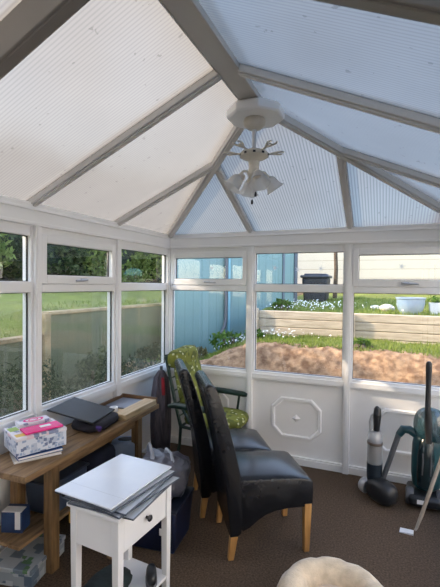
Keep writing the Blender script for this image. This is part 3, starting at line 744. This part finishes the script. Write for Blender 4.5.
MB().tube([(.005,-.085,.48), (.0,-.085,.62), (-.005,-.075,.75), (-.002,-.06,.9), (.0,-.05,1.02), (.0,-.05,1.065), (.0,-.05,1.08)], [.022,.025,.019,.018,.022,.021,.010], 14).build('handle', M_BLKPL, tv)
MB().tube([(-.07,0,.50), (-.12,-.005,.535), (-.165,-.01,.535), (-.195,-.015,.49)], [.03,.032,.032,.026], 14).build('elbow', M_TEAL, tv)
MB().tube([(-.195,-.015,.495), (-.305,-.045,.13)], [.021,.019], 14).build('wand', M_GREYPL, tv)
# leaning stick and tag
d = Vector((.143,.086,.451)); p0 = Vector((2.297,-.690,.008))
sk = MB().tube([p0-Vector((.01,.018,0)), p0+Vector((0,0,.008)), p0+d*.2, p0+d, p0+d*2.18], [.007,.009,.0125,.0125,.012], 10).build('wooden_stick', mat('beige_stick', lin(176,164,150), .5, lin(150,138,124), 8.)); tag(sk, 'long beige stick leaning against the right wall in front of the teal cleaner', 'stick')
tg = MB().add([(-.036,-.02,0),(.034,-.026,0),(.038,.022,0),(-.03,.028,0),(-.036,-.02,.004),(.034,-.026,.012),(.038,.022,.006),(-.03,.028,.003)], [(0,3,2,1),(4,5,6,7),(0,1,5,4),(1,2,6,5),(2,3,7,6),(3,0,4,7)]).build('paper_tag', M_WHITE, smooth=False); tg.location = (2.233,-.735,.001); tg.scale = (1.2,1.2,1); tag(tg, 'small white paper tag lying on the carpet by the foot of the beige stick', 'tag')
# pet bed
bed = thing('pet_bed', 'round beige plush pet bed on the brown carpet', 'pet bed', (1.885, -1.745, 0))
m = MB(); n = 48; R1, rr = .205, .078
for i in range(n):
    a = 2*PI*i/n
    pin = 1-.07*abs(math.cos(a*4.5))**10
    for k in range(16):
        b = 2*PI*k/16
        r = R1 + rr*math.cos(b)*pin*(1+.03*fbm(a*3, b)); z = .105 + .118*math.sin(b)*(pin if math.sin(b) > 0 else .9)*(1+.03*fbm(a*3+9, b))
        m.v.append((r*math.cos(a), r*math.sin(a), max(0, z)))
for i in range(n):
    for k in range(16):
        m.f.append((i*16+k, ((i+1)%n)*16+k, ((i+1)%n)*16+(k+1)%16, i*16+(k+1)%16)); m.mi.append(0)
m.build('rim', M_PLUSH, bed, angle=80)
MB().blob((0,0,.10), (.168,.168,.062), 10, 30, wob=lambda v: .06*fbm(v.x*12, v.y*12)).build('cushion', M_PLUSHIN, bed, angle=80)
# window stickers
for i, (x, z) in enumerate(((.478,1.80),(1.118,1.795),(1.333,1.778),(1.538,1.785),(2.198,1.80))):
    m = MB(); n = 12
    vs = [(0,0,0)] + [((.034 if k % 2 == 0 else .010)*math.cos(2*PI*k/n+.3)*(1.2 if k % 4 == 0 else .8), 0, (.034 if k % 2 == 0 else .010)*math.sin(2*PI*k/n+.3)) for k in range(n)]
    vs2 = [(a, -.0012, c) for a, b, c in vs]
    m.add(vs2, [(0, 1+k, 1+(k+1) % n) for k in range(n)]); m.add(vs, [(0, 1+(k+1) % n, 1+k) for k in range(n)])
    o = m.build('window_sticker', M_FROST, smooth=False, fix=False); o.location = (x, .0155, z)
    tag(o, ['frosted star sticker on the top-hung window above the green chair', 'frosted star sticker in front of the blue shed joint', 'frosted star sticker left of the black bin, on the middle pane', 'frosted star sticker right of the black bin, on the middle pane', 'frosted star sticker on the top-hung window above the teal cleaner'][i], 'sticker', 'frosted window stickers')
# ------------------------------------------------------------------ outside: left garden
M_LAWN = mat('lawn_grass', lin(118,126,42), .9, lin(92,100,30), 3., bump=.8, bscale=60.)
M_SOIL = mat('bare_soil', lin(172,142,110), .95, lin(118,90,66), 11., bump=1., bscale=30., detail=8, ramp=(.38,.62))
M_WALLG = stripes_mat('grey_green_boards', lin(88,94,68), lin(66,72,52), 1, .16, .8, .93)
M_STONE = mat('tan_stone', lin(178,154,116), .85, lin(140,118,86), 7., bump=.4)
M_SLEEP = mat('pale_sleeper', lin(188,175,154), .8, lin(164,150,130), 5., stretch=(1,6,6), bump=.2)
M_PATH = mat('concrete_path', lin(70,70,62), .9, lin(50,50,44), 4., bump=.3)
def lawnz(x, y):
    hi = 1.33 + (-1.25-x)*.075; lo = 1.10 + (-1.25-x)*.11
    t = max(0, min(1, (y+.55)/.12)) if x > -1.6 else max(0, min(1, (y+1.2)/1.3))
    return lo*(1-t)+hi*t + .02*fbm(x*1.5, y*1.5)
o = grid(60, 120, -12., -1.22, -9., 13., lambda x, y: (x, y, lawnz(x, y))).build('lawn', M_LAWN, fix=False); struct(o)
o = MB().box(-1.2, -.07, -9., 1.2, -.12, -.02).build('path', M_PATH, smooth=False); struct(o)
m = MB().box(-1.25, -1.17, -.47, 13., -.1, 1.30).box(-1.25, -1.17, -9., -.47, -.1, 1.07)
struct(m.build('garden_wall', M_WALLG, smooth=False))
m = MB().box(-1.27, -1.15, -.47, 13., 1.30, 1.335).box(-1.27, -1.15, -9, -.53, 1.07, 1.112)
struct(m.build('garden_wall_coping', M_STONE, bevel=.006))
po = MB().box(-1.29, -1.13, -.53, -.45, -.1, 1.32).build('wall_post', M_STONE, bevel=.008); struct(po)

M_LEAF = [leaf_mat('leaf_dark', lin(54,70,44), lin(98,104,70)), leaf_mat('leaf_mid', lin(84,100,46), lin(140,148,84)), leaf_mat('leaf_olive', lin(98,94,66), lin(156,146,108)), leaf_mat('leaf_weed', lin(60,92,40), lin(104,134,56))]
M_LEAFD = leaf_mat('leaf_shade', lin(30,44,28), lin(48,62,36), .2)  # darker leaf copy: shade low in the left panes put into its colour
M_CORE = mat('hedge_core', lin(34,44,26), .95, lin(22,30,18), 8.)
M_BARK = mat('bark', lin(92,76,60), .9, lin(66,54,42), 10., bump=.5)
def leaf_quads(m, pts, size, rnd):
    for p, nrm in pts:
        s = size*rnd.uniform(.6, 1.3); a = Vector((rnd.gauss(0,1), rnd.gauss(0,1), rnd.gauss(0,1))).normalized()
        n = (Vector(nrm)*.8 + a).normalized(); t = n.orthogonal().normalized(); t = Matrix.Rotation(rnd.uniform(0, 6.3), 3, n) @ t; b = n.cross(t)
        p = Vector(p)
        m.add([p-t*s, p+b*s*.42, p+t*s, p-b*s*.42], [(0,1,2,3)])
def bush(name, label, cat, c, r, n, size, mt, seed, group=None, trunk=None, sq=1.):
    rnd = random.Random(seed); t = thing(name, label, cat, (c[0], c[1], trunk if trunk is not None else c[2]-r[2]), 0, group)
    base = Vector(t.location)
    pts = []
    for _ in range(n):
        v = Vector((rnd.gauss(0,1), rnd.gauss(0,1), rnd.gauss(0,1))).normalized(); k = rnd.uniform(.72, 1.06)
        if sq != 1: v = Vector([math.copysign(abs(c_)**sq, c_) for c_ in v])
        k *= 1 + .22*NZ.noise(Vector((v.x*2.3+seed, v.y*2.3, v.z*2.3)))*1.4
        q = Vector(c)-base + Vector((v.x*r[0]*k, v.y*r[1]*k, v.z*r[2]*k)); pts.append((q, v))
    m = MB(); leaf_quads(m, pts, size, rnd); m.build('foliage', mt, t, smooth=False, fix=False)
    s = MB(); top = Vector(c)-base
    for k in range(5):
        a = rnd.uniform(0, 6.3); s.tube([(0,0,-.1), (.1*math.cos(a), .1*math.sin(a), top.z*.5), (r[0]*.5*math.cos(a), r[1]*.5*math.sin(a), top.z+r[2]*.4)], [.05,.035,.015], 7)
    s.build('stem', M_BARK, t)
    return t
# hedge of shrubs along the top of the lawn
hs = [(-6.6, -7.0, 1.2, 5.0, 0), (-6.4, -4.7, 1.1, 4.9, 2), (-6.3, -2.6, 1.0, 4.8, 0), (-6.5, -.6, 1.0, 4.4, 2), (-6.3, 1.5, 1.1, 4.2, 1), (-6.2, 3.8, 1.2, 4.1, 0), (-6.0, 6.3, 1.3, 4.1, 1), (-5.7, 9.0, 1.4, 4.3, 1), (-5.2, 11.9, 1.5, 4.5, 2)]
hl = ['tall dense shrub of the hedge beyond the lawn, nearest the house', 'tall olive shrub of the hedge, second from the house', 'tall dark shrub of the hedge, third from the house', 'olive shrub of the hedge seen through the leftmost top pane', 'green shrub of the hedge seen through the left side of the top-hung left window', 'dark shrub of the hedge seen through the right side of the top-hung left window', 'bright green shrub of the hedge seen in the left top pane by the corner', 'bright green shrub near the far end of the hedge', 'olive shrub at the far end of the hedge beyond the lawn']
for i, (x, y, ry, zt, k) in enumerate(hs):
    zb = lawnz(x, y)-.1; rz = (zt-zb)/2
    t = bush('hedge_shrub', hl[i], 'shrub', (x, y, zb+rz), (1.15, ry, rz), 9000, .085, M_LEAF[k], 20+i, 'hedge shrubs beyond the lawn', trunk=zb, sq=.5)
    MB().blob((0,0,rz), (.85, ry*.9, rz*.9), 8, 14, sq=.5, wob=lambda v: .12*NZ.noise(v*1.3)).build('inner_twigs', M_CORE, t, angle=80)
# leafy weeds between wall and window, plus a bush added as dark shade
for i, (x, y, z, rx, ry, rz, n, lab) in enumerate(((-.80, -.05, .52, .22, .45, .36, 2200, 'dark leafy weed against the grey-green wall, seen in the middle left window'), (-.80, .95, .50, .22, .45, .32, 2200, 'dark leafy weed by the grey-green wall, seen in the left window next to the corner'), (-.75, -1.15, .50, .28, .5, .46, 2600, 'dark dense bush added as shade outside below the leftmost window pane'))):
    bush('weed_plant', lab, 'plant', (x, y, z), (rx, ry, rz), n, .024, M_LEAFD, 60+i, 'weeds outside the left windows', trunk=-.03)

# ------------------------------------------------------------------ outside: back garden
def sm(a, b, x): t = max(0, min(1, (x-a)/(b-a))); return t*t*(3-2*t)
def bankz(x, y):
    top = .56 + .37*sm(-.5, .7, x) - .03*sm(1.8, 3., x)
    base = .36 - .30*sm(.3, -.9, x) if False else .36
    t = sm(.35, 1.0, y)
    z = base + (top-base)*t
    return z + (.04*fbm(x*2.0, y*2.1) + .016*fbm(x*7, y*9) + .016*fbm(x*26, y*24))*(1 if y > .4 else .3)*(1 if y < 1.1 else .35)
struct(grid(340, 50, -2.5, 6., .30, 1.16, lambda x, y: (x, y, bankz(x, y))).build('soil_bank', M_SOIL, angle=60, fix=False))
struct(MB().box(-2.5, 6., .07, .34, .0, .36).build('gravel_path', M_PATH, smooth=False))
def strip(x, y):
    return .56 + .37*sm(-.5, .7, x) - .03*sm(1.8, 3., x) + .035*fbm(x*2, y*2)
struct(grid(100, 14, -2.5, 6., 1.10, 2.02, lambda x, y: (x, y, strip(x, y))).build('grass_strip', M_LAWN, angle=60, fix=False))
def upz(x, y): return 1.235 + .052*(y-2.1) + .02*fbm(x*1.4, y*1.4)
struct(grid(60, 50, .30, 8., 2.08, 9., lambda x, y: (x, y, upz(x, y))).build('upper_lawn', M_LAWN, angle=60, fix=False))
m = MB()
for k, (z0, z1) in enumerate(((.60, .93), (.936, 1.035), (1.041, 1.15), (1.156, 1.265))):
    m.box(.36, 6., 2.0, 2.1, z0, z1)
struct(m.build('retaining_wall', M_SLEEP, bevel=.008))
for x in (.33, 1.66, 3.05, 4.4):
    m = MB().box(x-.04, x+.04, 1.93, 2.0, .5, 1.25 if x > 1 else 1.30); struct(m.build('retaining_post', M_SLEEP, bevel=.006))
# grass blades, one mass per strip
def blades(name, n, fx, h, mt, label, seed, nz=None):
    rnd = random.Random(seed); m = MB()
    for _ in range(n):
        x, y, z = fx(rnd); a = rnd.uniform(0, 6.3); hh = h*rnd.uniform(.5, 1.3); lx, ly = rnd.gauss(0, .45)*hh, rnd.gauss(0, .45)*hh; w = .007
        m.add([(x-w*math.cos(a), y-w*math.sin(a), z-.01), (x+w*math.cos(a), y+w*math.sin(a), z-.01), (x+lx, y+ly, z+hh)], [(0,1,2)])
    o = m.build(name, mt, smooth=False, fix=False); tag(o, label, 'grass', kind='stuff'); return o
M_BLADE = leaf_mat('grass_blade', lin(100,122,52), lin(150,160,88), .4)
def f1(r):
    x = r.uniform(-.9, 5); y = 1.0 + .95*r.random()**1.3; x = max(x, -.82+(y-1.5)*.735) + (.05 if y > 1.5 else 0); return x, y, strip(x, max(1.1, y))
blades('grass', 9000, f1, .05, M_BLADE, 'rough green grass along the top of the soil bank', 1)
def f2(r): x = r.uniform(.4, 5); y = 2.16 + 2.8*r.random()**1.5; x = max(x, -.80+(y-1.6)*.735); return x, y, upz(x, y)
blades('grass', 8000, f2, .06, M_BLADE, 'green grass on the upper lawn above the pale sleeper wall', 2)
def f3(r): y = -4.2 + 15*r.random(); x = -1.33-.5*r.random()**2; return x, y, lawnz(x, y)
blades('grass', 2500, f3, .05, M_BLADE, 'lawn edge grass along the tan wall coping', 3)
rnd = random.Random(5); m = MB()
for _ in range(360):
    if rnd.random() < .62: x = rnd.gauss(.95, .45); y = rnd.uniform(2.15, 3.2); z = upz(x, y)
    else: x = rnd.gauss(.45, .40); y = rnd.uniform(1.3, 1.95); z = strip(x, y)
    if z == 0 or (y > 2.05 and x < .4): continue
    q = Vector((x, y, z + rnd.uniform(.05, .12))); s = rnd.uniform(.006, .012)
    m.add([q+Vector((s*math.cos(k*PI/3), s*math.sin(k*PI/3)*.7, s*.7*math.sin(k*PI/3))) for k in range(6)], [tuple(range(6))])
o = m.build('flowers', mat('white_petals', lin(232,234,226), .7), smooth=False, fix=False); tag(o, 'tiny white flowers scattered in the grass of the back garden', 'flowers', kind='stuff')
# grey-green tufts near the shed
for i, (x, y, r, k, lab) in enumerate(((.05, 1.55, .24, 3, 'low leafy clump at the foot of the blue shed, left of the sleeper wall'), (-.38, 1.35, .20, 2, 'pale dry clump at the foot of the blue shed nearest the corner'), (.62, 2.40, .14, 3, 'leafy flowering clump above the sleeper wall beside the shed'), (.50, 1.40, .13, 3, 'leafy clump on top of the soil bank'), (1.84, 1.22, .08, 3, 'small plant at the top of the bare soil'))):
    z = strip(x, y) if y < 2.05 else upz(x, y)
    bush('leafy_clump', lab, 'plant', (x, y, z+r*.5), (r, r*.8, r*.6), 240, .045, M_LEAF[k], 80+i, 'leafy clumps in the back garden', trunk=z)
# blue shed
M_SHED = stripes_mat('blue_shed_boards', lin(116,146,144), lin(88,118,118), 0, .14, .55, .95, .2)
sa, sb = Vector((-.92, 1.62)), Vector((.55, 3.62)); dv = (sb-sa); Ls = dv.length; ang = math.atan2(dv.y, dv.x)
shed = thing('garden_shed', 'pale blue boarded garden shed beyond the corner windows', 'shed', (sa.x, sa.y, .35), ang)
Ri = Matrix.Rotation(-ang, 2)
def shed_plan(e):
    pw = [(-.92-e*.3, 1.62-e), (.55+e, 3.62-e*.2), (-1.0, 4.85+e), (-1.10, 4.75), (-1.10, 1.92-e)]
    return [tuple(Ri @ (Vector(p)-sa)) for p in pw]
MB().prism(shed_plan(0), 0, 2.15, lambda p, q, a: (p, q, a)).build('body', M_SHED, shed, smooth=False)
MB().prism(shed_plan(.05), 2.15, 2.22, lambda p, q, a: (p, q, a)).build('roof', mat('shed_roof', lin(70,72,76), .8), shed, bevel=.01)
for s in (1.06, Ls-.28):
    MB().box(s-.02, s+.02, -.025, .0, .2, 2.15).build('cover_strip', mat('shed_strip', lin(128,180,192), .5) if s < 2 else mat('shed_strip_grey', lin(96,108,118), .5), shed, smooth=False)
MB().tube([(.99, -.04, 2.1), (.99, -.04, .75), (.96, -.05, .62), (.89, -.06, .50)], .028, 10).build('downpipe', M_GREYPL, shed)
m = MB().box(Ls-.03, Ls+.03, -.03, .03, 0, 2.15); m.build('corner_post', mat('shed_post', lin(84,92,102), .6), shed, smooth=False)
# black bin
bn = thing('compost_bin', 'black lidded garden bin standing on the upper lawn by the shed', 'bin', (.85, 4.12, upz(.85, 4.12)-.02))
MB().taper((0,0,0), (.40,.40), (0,0,.45), (.47,.47)).build('body', mat('bin_black', (.012,.014,.02), .6, (.02,.023,.03), 5.), bn, bevel=.03)
MB().box(-.26,.26,-.26,.26,.451,.50).box(-.2,.2,-.2,.2,.50,.53).build('lid', mat('bin_lid', (.04,.046,.065), .5), bn, bevel=.015)
# glazed pot
pot = thing('plant_pot', 'large pale blue glazed bowl pot on the upper lawn above the sleeper wall', 'pot', (2.385, 2.42, upz(2.4, 2.42)-.02))
MB().lathe([(.09,0), (.12,.01), (.16,.08), (.178,.16), (.180,.215), (.192,.225), (.192,.245), (.175,.245), (.17,.21), (.02,.20), (0,.20)], 32).build('bowl', mat('pale_blue_glaze', lin(124,150,176), .2, lin(160,172,184), 4., coat=.5), pot)
MB().lathe([(0,.214), (.168,.212), (.168,.205), (0,.205)], 24).build('compost', M_SOIL, pot)
# stones, white planter, blue barrel
for i, (x, y, r, lab) in enumerate(((2.10, 2.75, .085, 'larger pale stone on the grass left of the blue pot'), (1.93, 2.95, .06, 'smaller pale stone on the grass left of the blue pot'))):
    b = MB().blob((0,0,r*.6), (r*1.3, r, r*.75), 8, 14, wob=lambda v: .2*NZ.noise(v*14)).build('rock', mat('pale_rock_%d' % i, lin(206,202,190), .85, lin(178,172,160), 9., bump=.3), angle=80); b.location = (x, y, upz(x, y)-.01); tag(b, lab, 'stone', 'pale stones by the pot')
pl = thing('planter', 'white planter with small green plant right of the blue glazed pot', 'planter', (2.70, 2.55, upz(2.7, 2.55)-.005))
MB().taper((0,0,0), (.13,.13), (0,0,.17), (.16,.16)).build('box', M_WHITE, pl, bevel=.006)
rnd = random.Random(9); m = MB(); leaf_quads(m, [((rnd.gauss(0,.05), rnd.gauss(0,.05), .21+rnd.gauss(0,.03)), (0,0,1)) for _ in range(70)], .035, rnd); m.build('leaves', M_LEAF[3], pl, smooth=False, fix=False)
br = thing('water_butt', 'dark blue water butt with pale cyan lid at the far right of the back garden', 'butt', (3.13, 4.0, upz(3.1, 4.0)-.01))
MB().lathe([(.17,0), (.19,.02), (.215,.22), (.205,.45), (.19,.50)], 24).build('barrel', M_NAVY, br)
MB().lathe([(.20,.501), (.205,.52), (.19,.60), (.12,.66), (0,.67)], 24).build('lid', mat('cyan_lid', lin(120,186,196), .4), br)
# pale boundary wall beyond, and a table
M_BLOCK = stripes_mat('cream_block', lin(186,180,166), lin(152,142,126), 2, .23, .85, .94)
m = MB().box(-3., 4.6, 7.4, 7.6, 1.2, 3.6); struct(m.build('boundary_wall', M_BLOCK, smooth=False))
m = MB().box(-3., 4.6, 7.22, 7.36, 1.3, 1.62); struct(m.build('timber_kerb', mat('tan_timber', lin(190,156,118), .8, lin(160,126,92), 6., stretch=(1,5,5)), bevel=.01))
tree = thing('young_tree', 'slim dark bare tree rising behind the black bin', 'tree', (1.10, 4.9, upz(1.1, 4.9)-.02))
MB().tube([(0,0,0), (.02,0,.6), (-.01,0,1.2), (.06,.02,2.2)], [.045,.04,.035,.02], 10).build('trunk', M_BARK, tree)
for a_, z_ in ((.4, 1.25), (2.6, 1.5), (4.4, 1.75)):
    MB().tube([(.0,0,z_), (.18*math.cos(a_), .18*math.sin(a_), z_+.25), (.26*math.cos(a_), .26*math.sin(a_), z_+.55)], [.018,.013,.006], 7).build('branch', M_BARK, tree)
hz = thing('neighbour_house', 'brick house with red tiled roof, blurred through the end slope of the roof', 'house', (2.7, 19.5, -.14))
MB().box(-2.3, 2.3, -2.4, 2.4, 0, 4.5).build('wall', mat('house_brick', lin(176,140,118), .85, lin(150,112,92), 4.), hz, smooth=False)
MB().prism([(-2.7, 4.5), (2.7, 4.5), (0, 6.5)], -2.5, 2.5, lambda p, q, a: (a, p, q)).build('roof', mat('red_tiles', lin(160,84,66), .8, lin(130,64,50), 5.), hz, smooth=False)
MB().box(1.5, 2.0, -.3, .2, 5.9, 7.2).build('chimney', mat('chimney_brick', lin(150,96,76), .85), hz, smooth=False)
rnd = random.Random(77); m = MB(); pts = []  # unseen trees, added to keep bright sky out of the left-pane reflections
for k in range(9):
    c = Vector((5.6+k*1.0, 8.2-.42*k+rnd.uniform(-.3,.3), 2.0)); r_ = (1.0, 1.0, rnd.uniform(2.2, 3.0))
    m.blob(c, [q*.8 for q in r_], 8, 12, sq=.8, mi=1)
    for _ in range(700):
        v = Vector((rnd.gauss(0,1), rnd.gauss(0,1), rnd.gauss(0,1))).normalized(); q = rnd.uniform(.75, 1.08)
        pts.append((c+Vector((v.x*r_[0]*q, v.y*r_[1]*q, v.z*r_[2]*q)), v))
leaf_quads(m, pts, .16, rnd); o = m.build('blocker_treeline', [M_LEAF[0], M_CORE], smooth=False, fix=False); tag(o, 'dark belt of trees added beyond the cream wall to block sky reflections', 'trees', kind='stuff')
struct(MB().box(6.2, 6.45, -12., 3.2, -.14, 4.2).box(6.12, 6.53, -12.05, 3.25, 4.2, 4.28).build('bounce_wall_white', mat('white_render', lin(232,234,236), .85, lin(222,223,225), 3., bump=.2), smooth=False))  # unseen wall, added to bounce sunlight through the right-hand windows
# ground beyond everything
struct(MB().box(-40, 40, -40, 40, -.4, -.14).build('ground', M_PATH, smooth=False))

# ------------------------------------------------------------------ light and camera
wd = bpy.data.worlds.new('sky'); SC.world = wd; wd.use_nodes = True; t = wd.node_tree; t.nodes.clear()
ow = t.nodes.new('ShaderNodeOutputWorld'); bgn = t.nodes.new('ShaderNodeBackground'); sky = t.nodes.new('ShaderNodeTexSky')
SUN = Vector((-.86, -.24, .45)).normalized()
sky.sky_type = 'NISHITA'; sky.sun_disc = False; sky.sun_elevation = math.asin(SUN.z); sky.sun_rotation = math.atan2(SUN.x, SUN.y)
sky.air_density = 1.0; sky.dust_density = .8; sky.ozone_density = 1.0
bgn.inputs['Strength'].default_value = .85
tcw = t.nodes.new('ShaderNodeTexCoord'); sx = t.nodes.new('ShaderNodeSeparateXYZ'); t.links.new(tcw.outputs['Generated'], sx.inputs[0])
nw = node(t, 'ShaderNodeTexNoise', Scale=2.4, Detail=6., Roughness=.55); t.links.new(tcw.outputs['Generated'], nw.inputs[0])
cf = math_n(t, 'ADD', math_n(t, 'MULTIPLY', math_n(t, 'SUBTRACT', nw.outputs[0], .5), 1.6), math_n(t, 'MULTIPLY_ADD', sx.outputs[0], -.46, .30))
cfc = node(t, 'ShaderNodeClamp'); t.links.new(cf, cfc.inputs[0])
t.links.new(mixc(t, cfc.outputs[0], sky.outputs[0], (1.12, .98, .84)), bgn.inputs[0]); t.links.new(bgn.outputs[0], ow.inputs[0])
sl_ = bpy.data.lights.new('sun', 'SUN'); sl_.energy = 5.4; sl_.color = (1., .80, .58); sl_.angle = math.radians(.6)
so = bpy.data.objects.new('sun', sl_); C.objects.link(so); so.rotation_euler = SUN.to_track_quat('Z', 'Y').to_euler(); so.location = SUN*30

cam = bpy.data.cameras.new('camera'); co = bpy.data.objects.new('camera', cam); C.objects.link(co); SC.camera = co
F_PX = 407.211; yaw, pitch, roll = math.radians(-22.30322), math.radians(-1.26441), math.radians(.53474)
cam.sensor_fit = 'HORIZONTAL'; cam.sensor_width = 36.; cam.lens = 36.*F_PX/440.
cam.clip_start = .05; cam.clip_end = 200
cy, sy = math.cos(yaw), math.sin(yaw); fw = Vector((sy*math.cos(pitch), cy*math.cos(pitch), math.sin(pitch))); r = Vector((cy, -sy, 0)); u = r.cross(fw)
r2 = r*math.cos(roll)+u*math.sin(roll); u2 = -r*math.sin(roll)+u*math.cos(roll)
co.matrix_world = Matrix.Translation((2.08714, -3.68774, 1.63545)) @ Matrix((r2, u2, -fw)).transposed().to_4x4()

vs = SC.view_settings; SC.display_settings.display_device = 'sRGB'
vs.view_transform = 'Standard'; vs.look = 'None'; vs.exposure = .9; vs.gamma = 1.; vs.use_curve_mapping = False
SC.cycles.max_bounces = 14; SC.cycles.diffuse_bounces = 6; SC.cycles.transparent_max_bounces = 24; SC.cycles.transmission_bounces = 8; SC.cycles.glossy_bounces = 4
SC.cycles.caustics_reflective = False; SC.cycles.sample_clamp_indirect = 8.
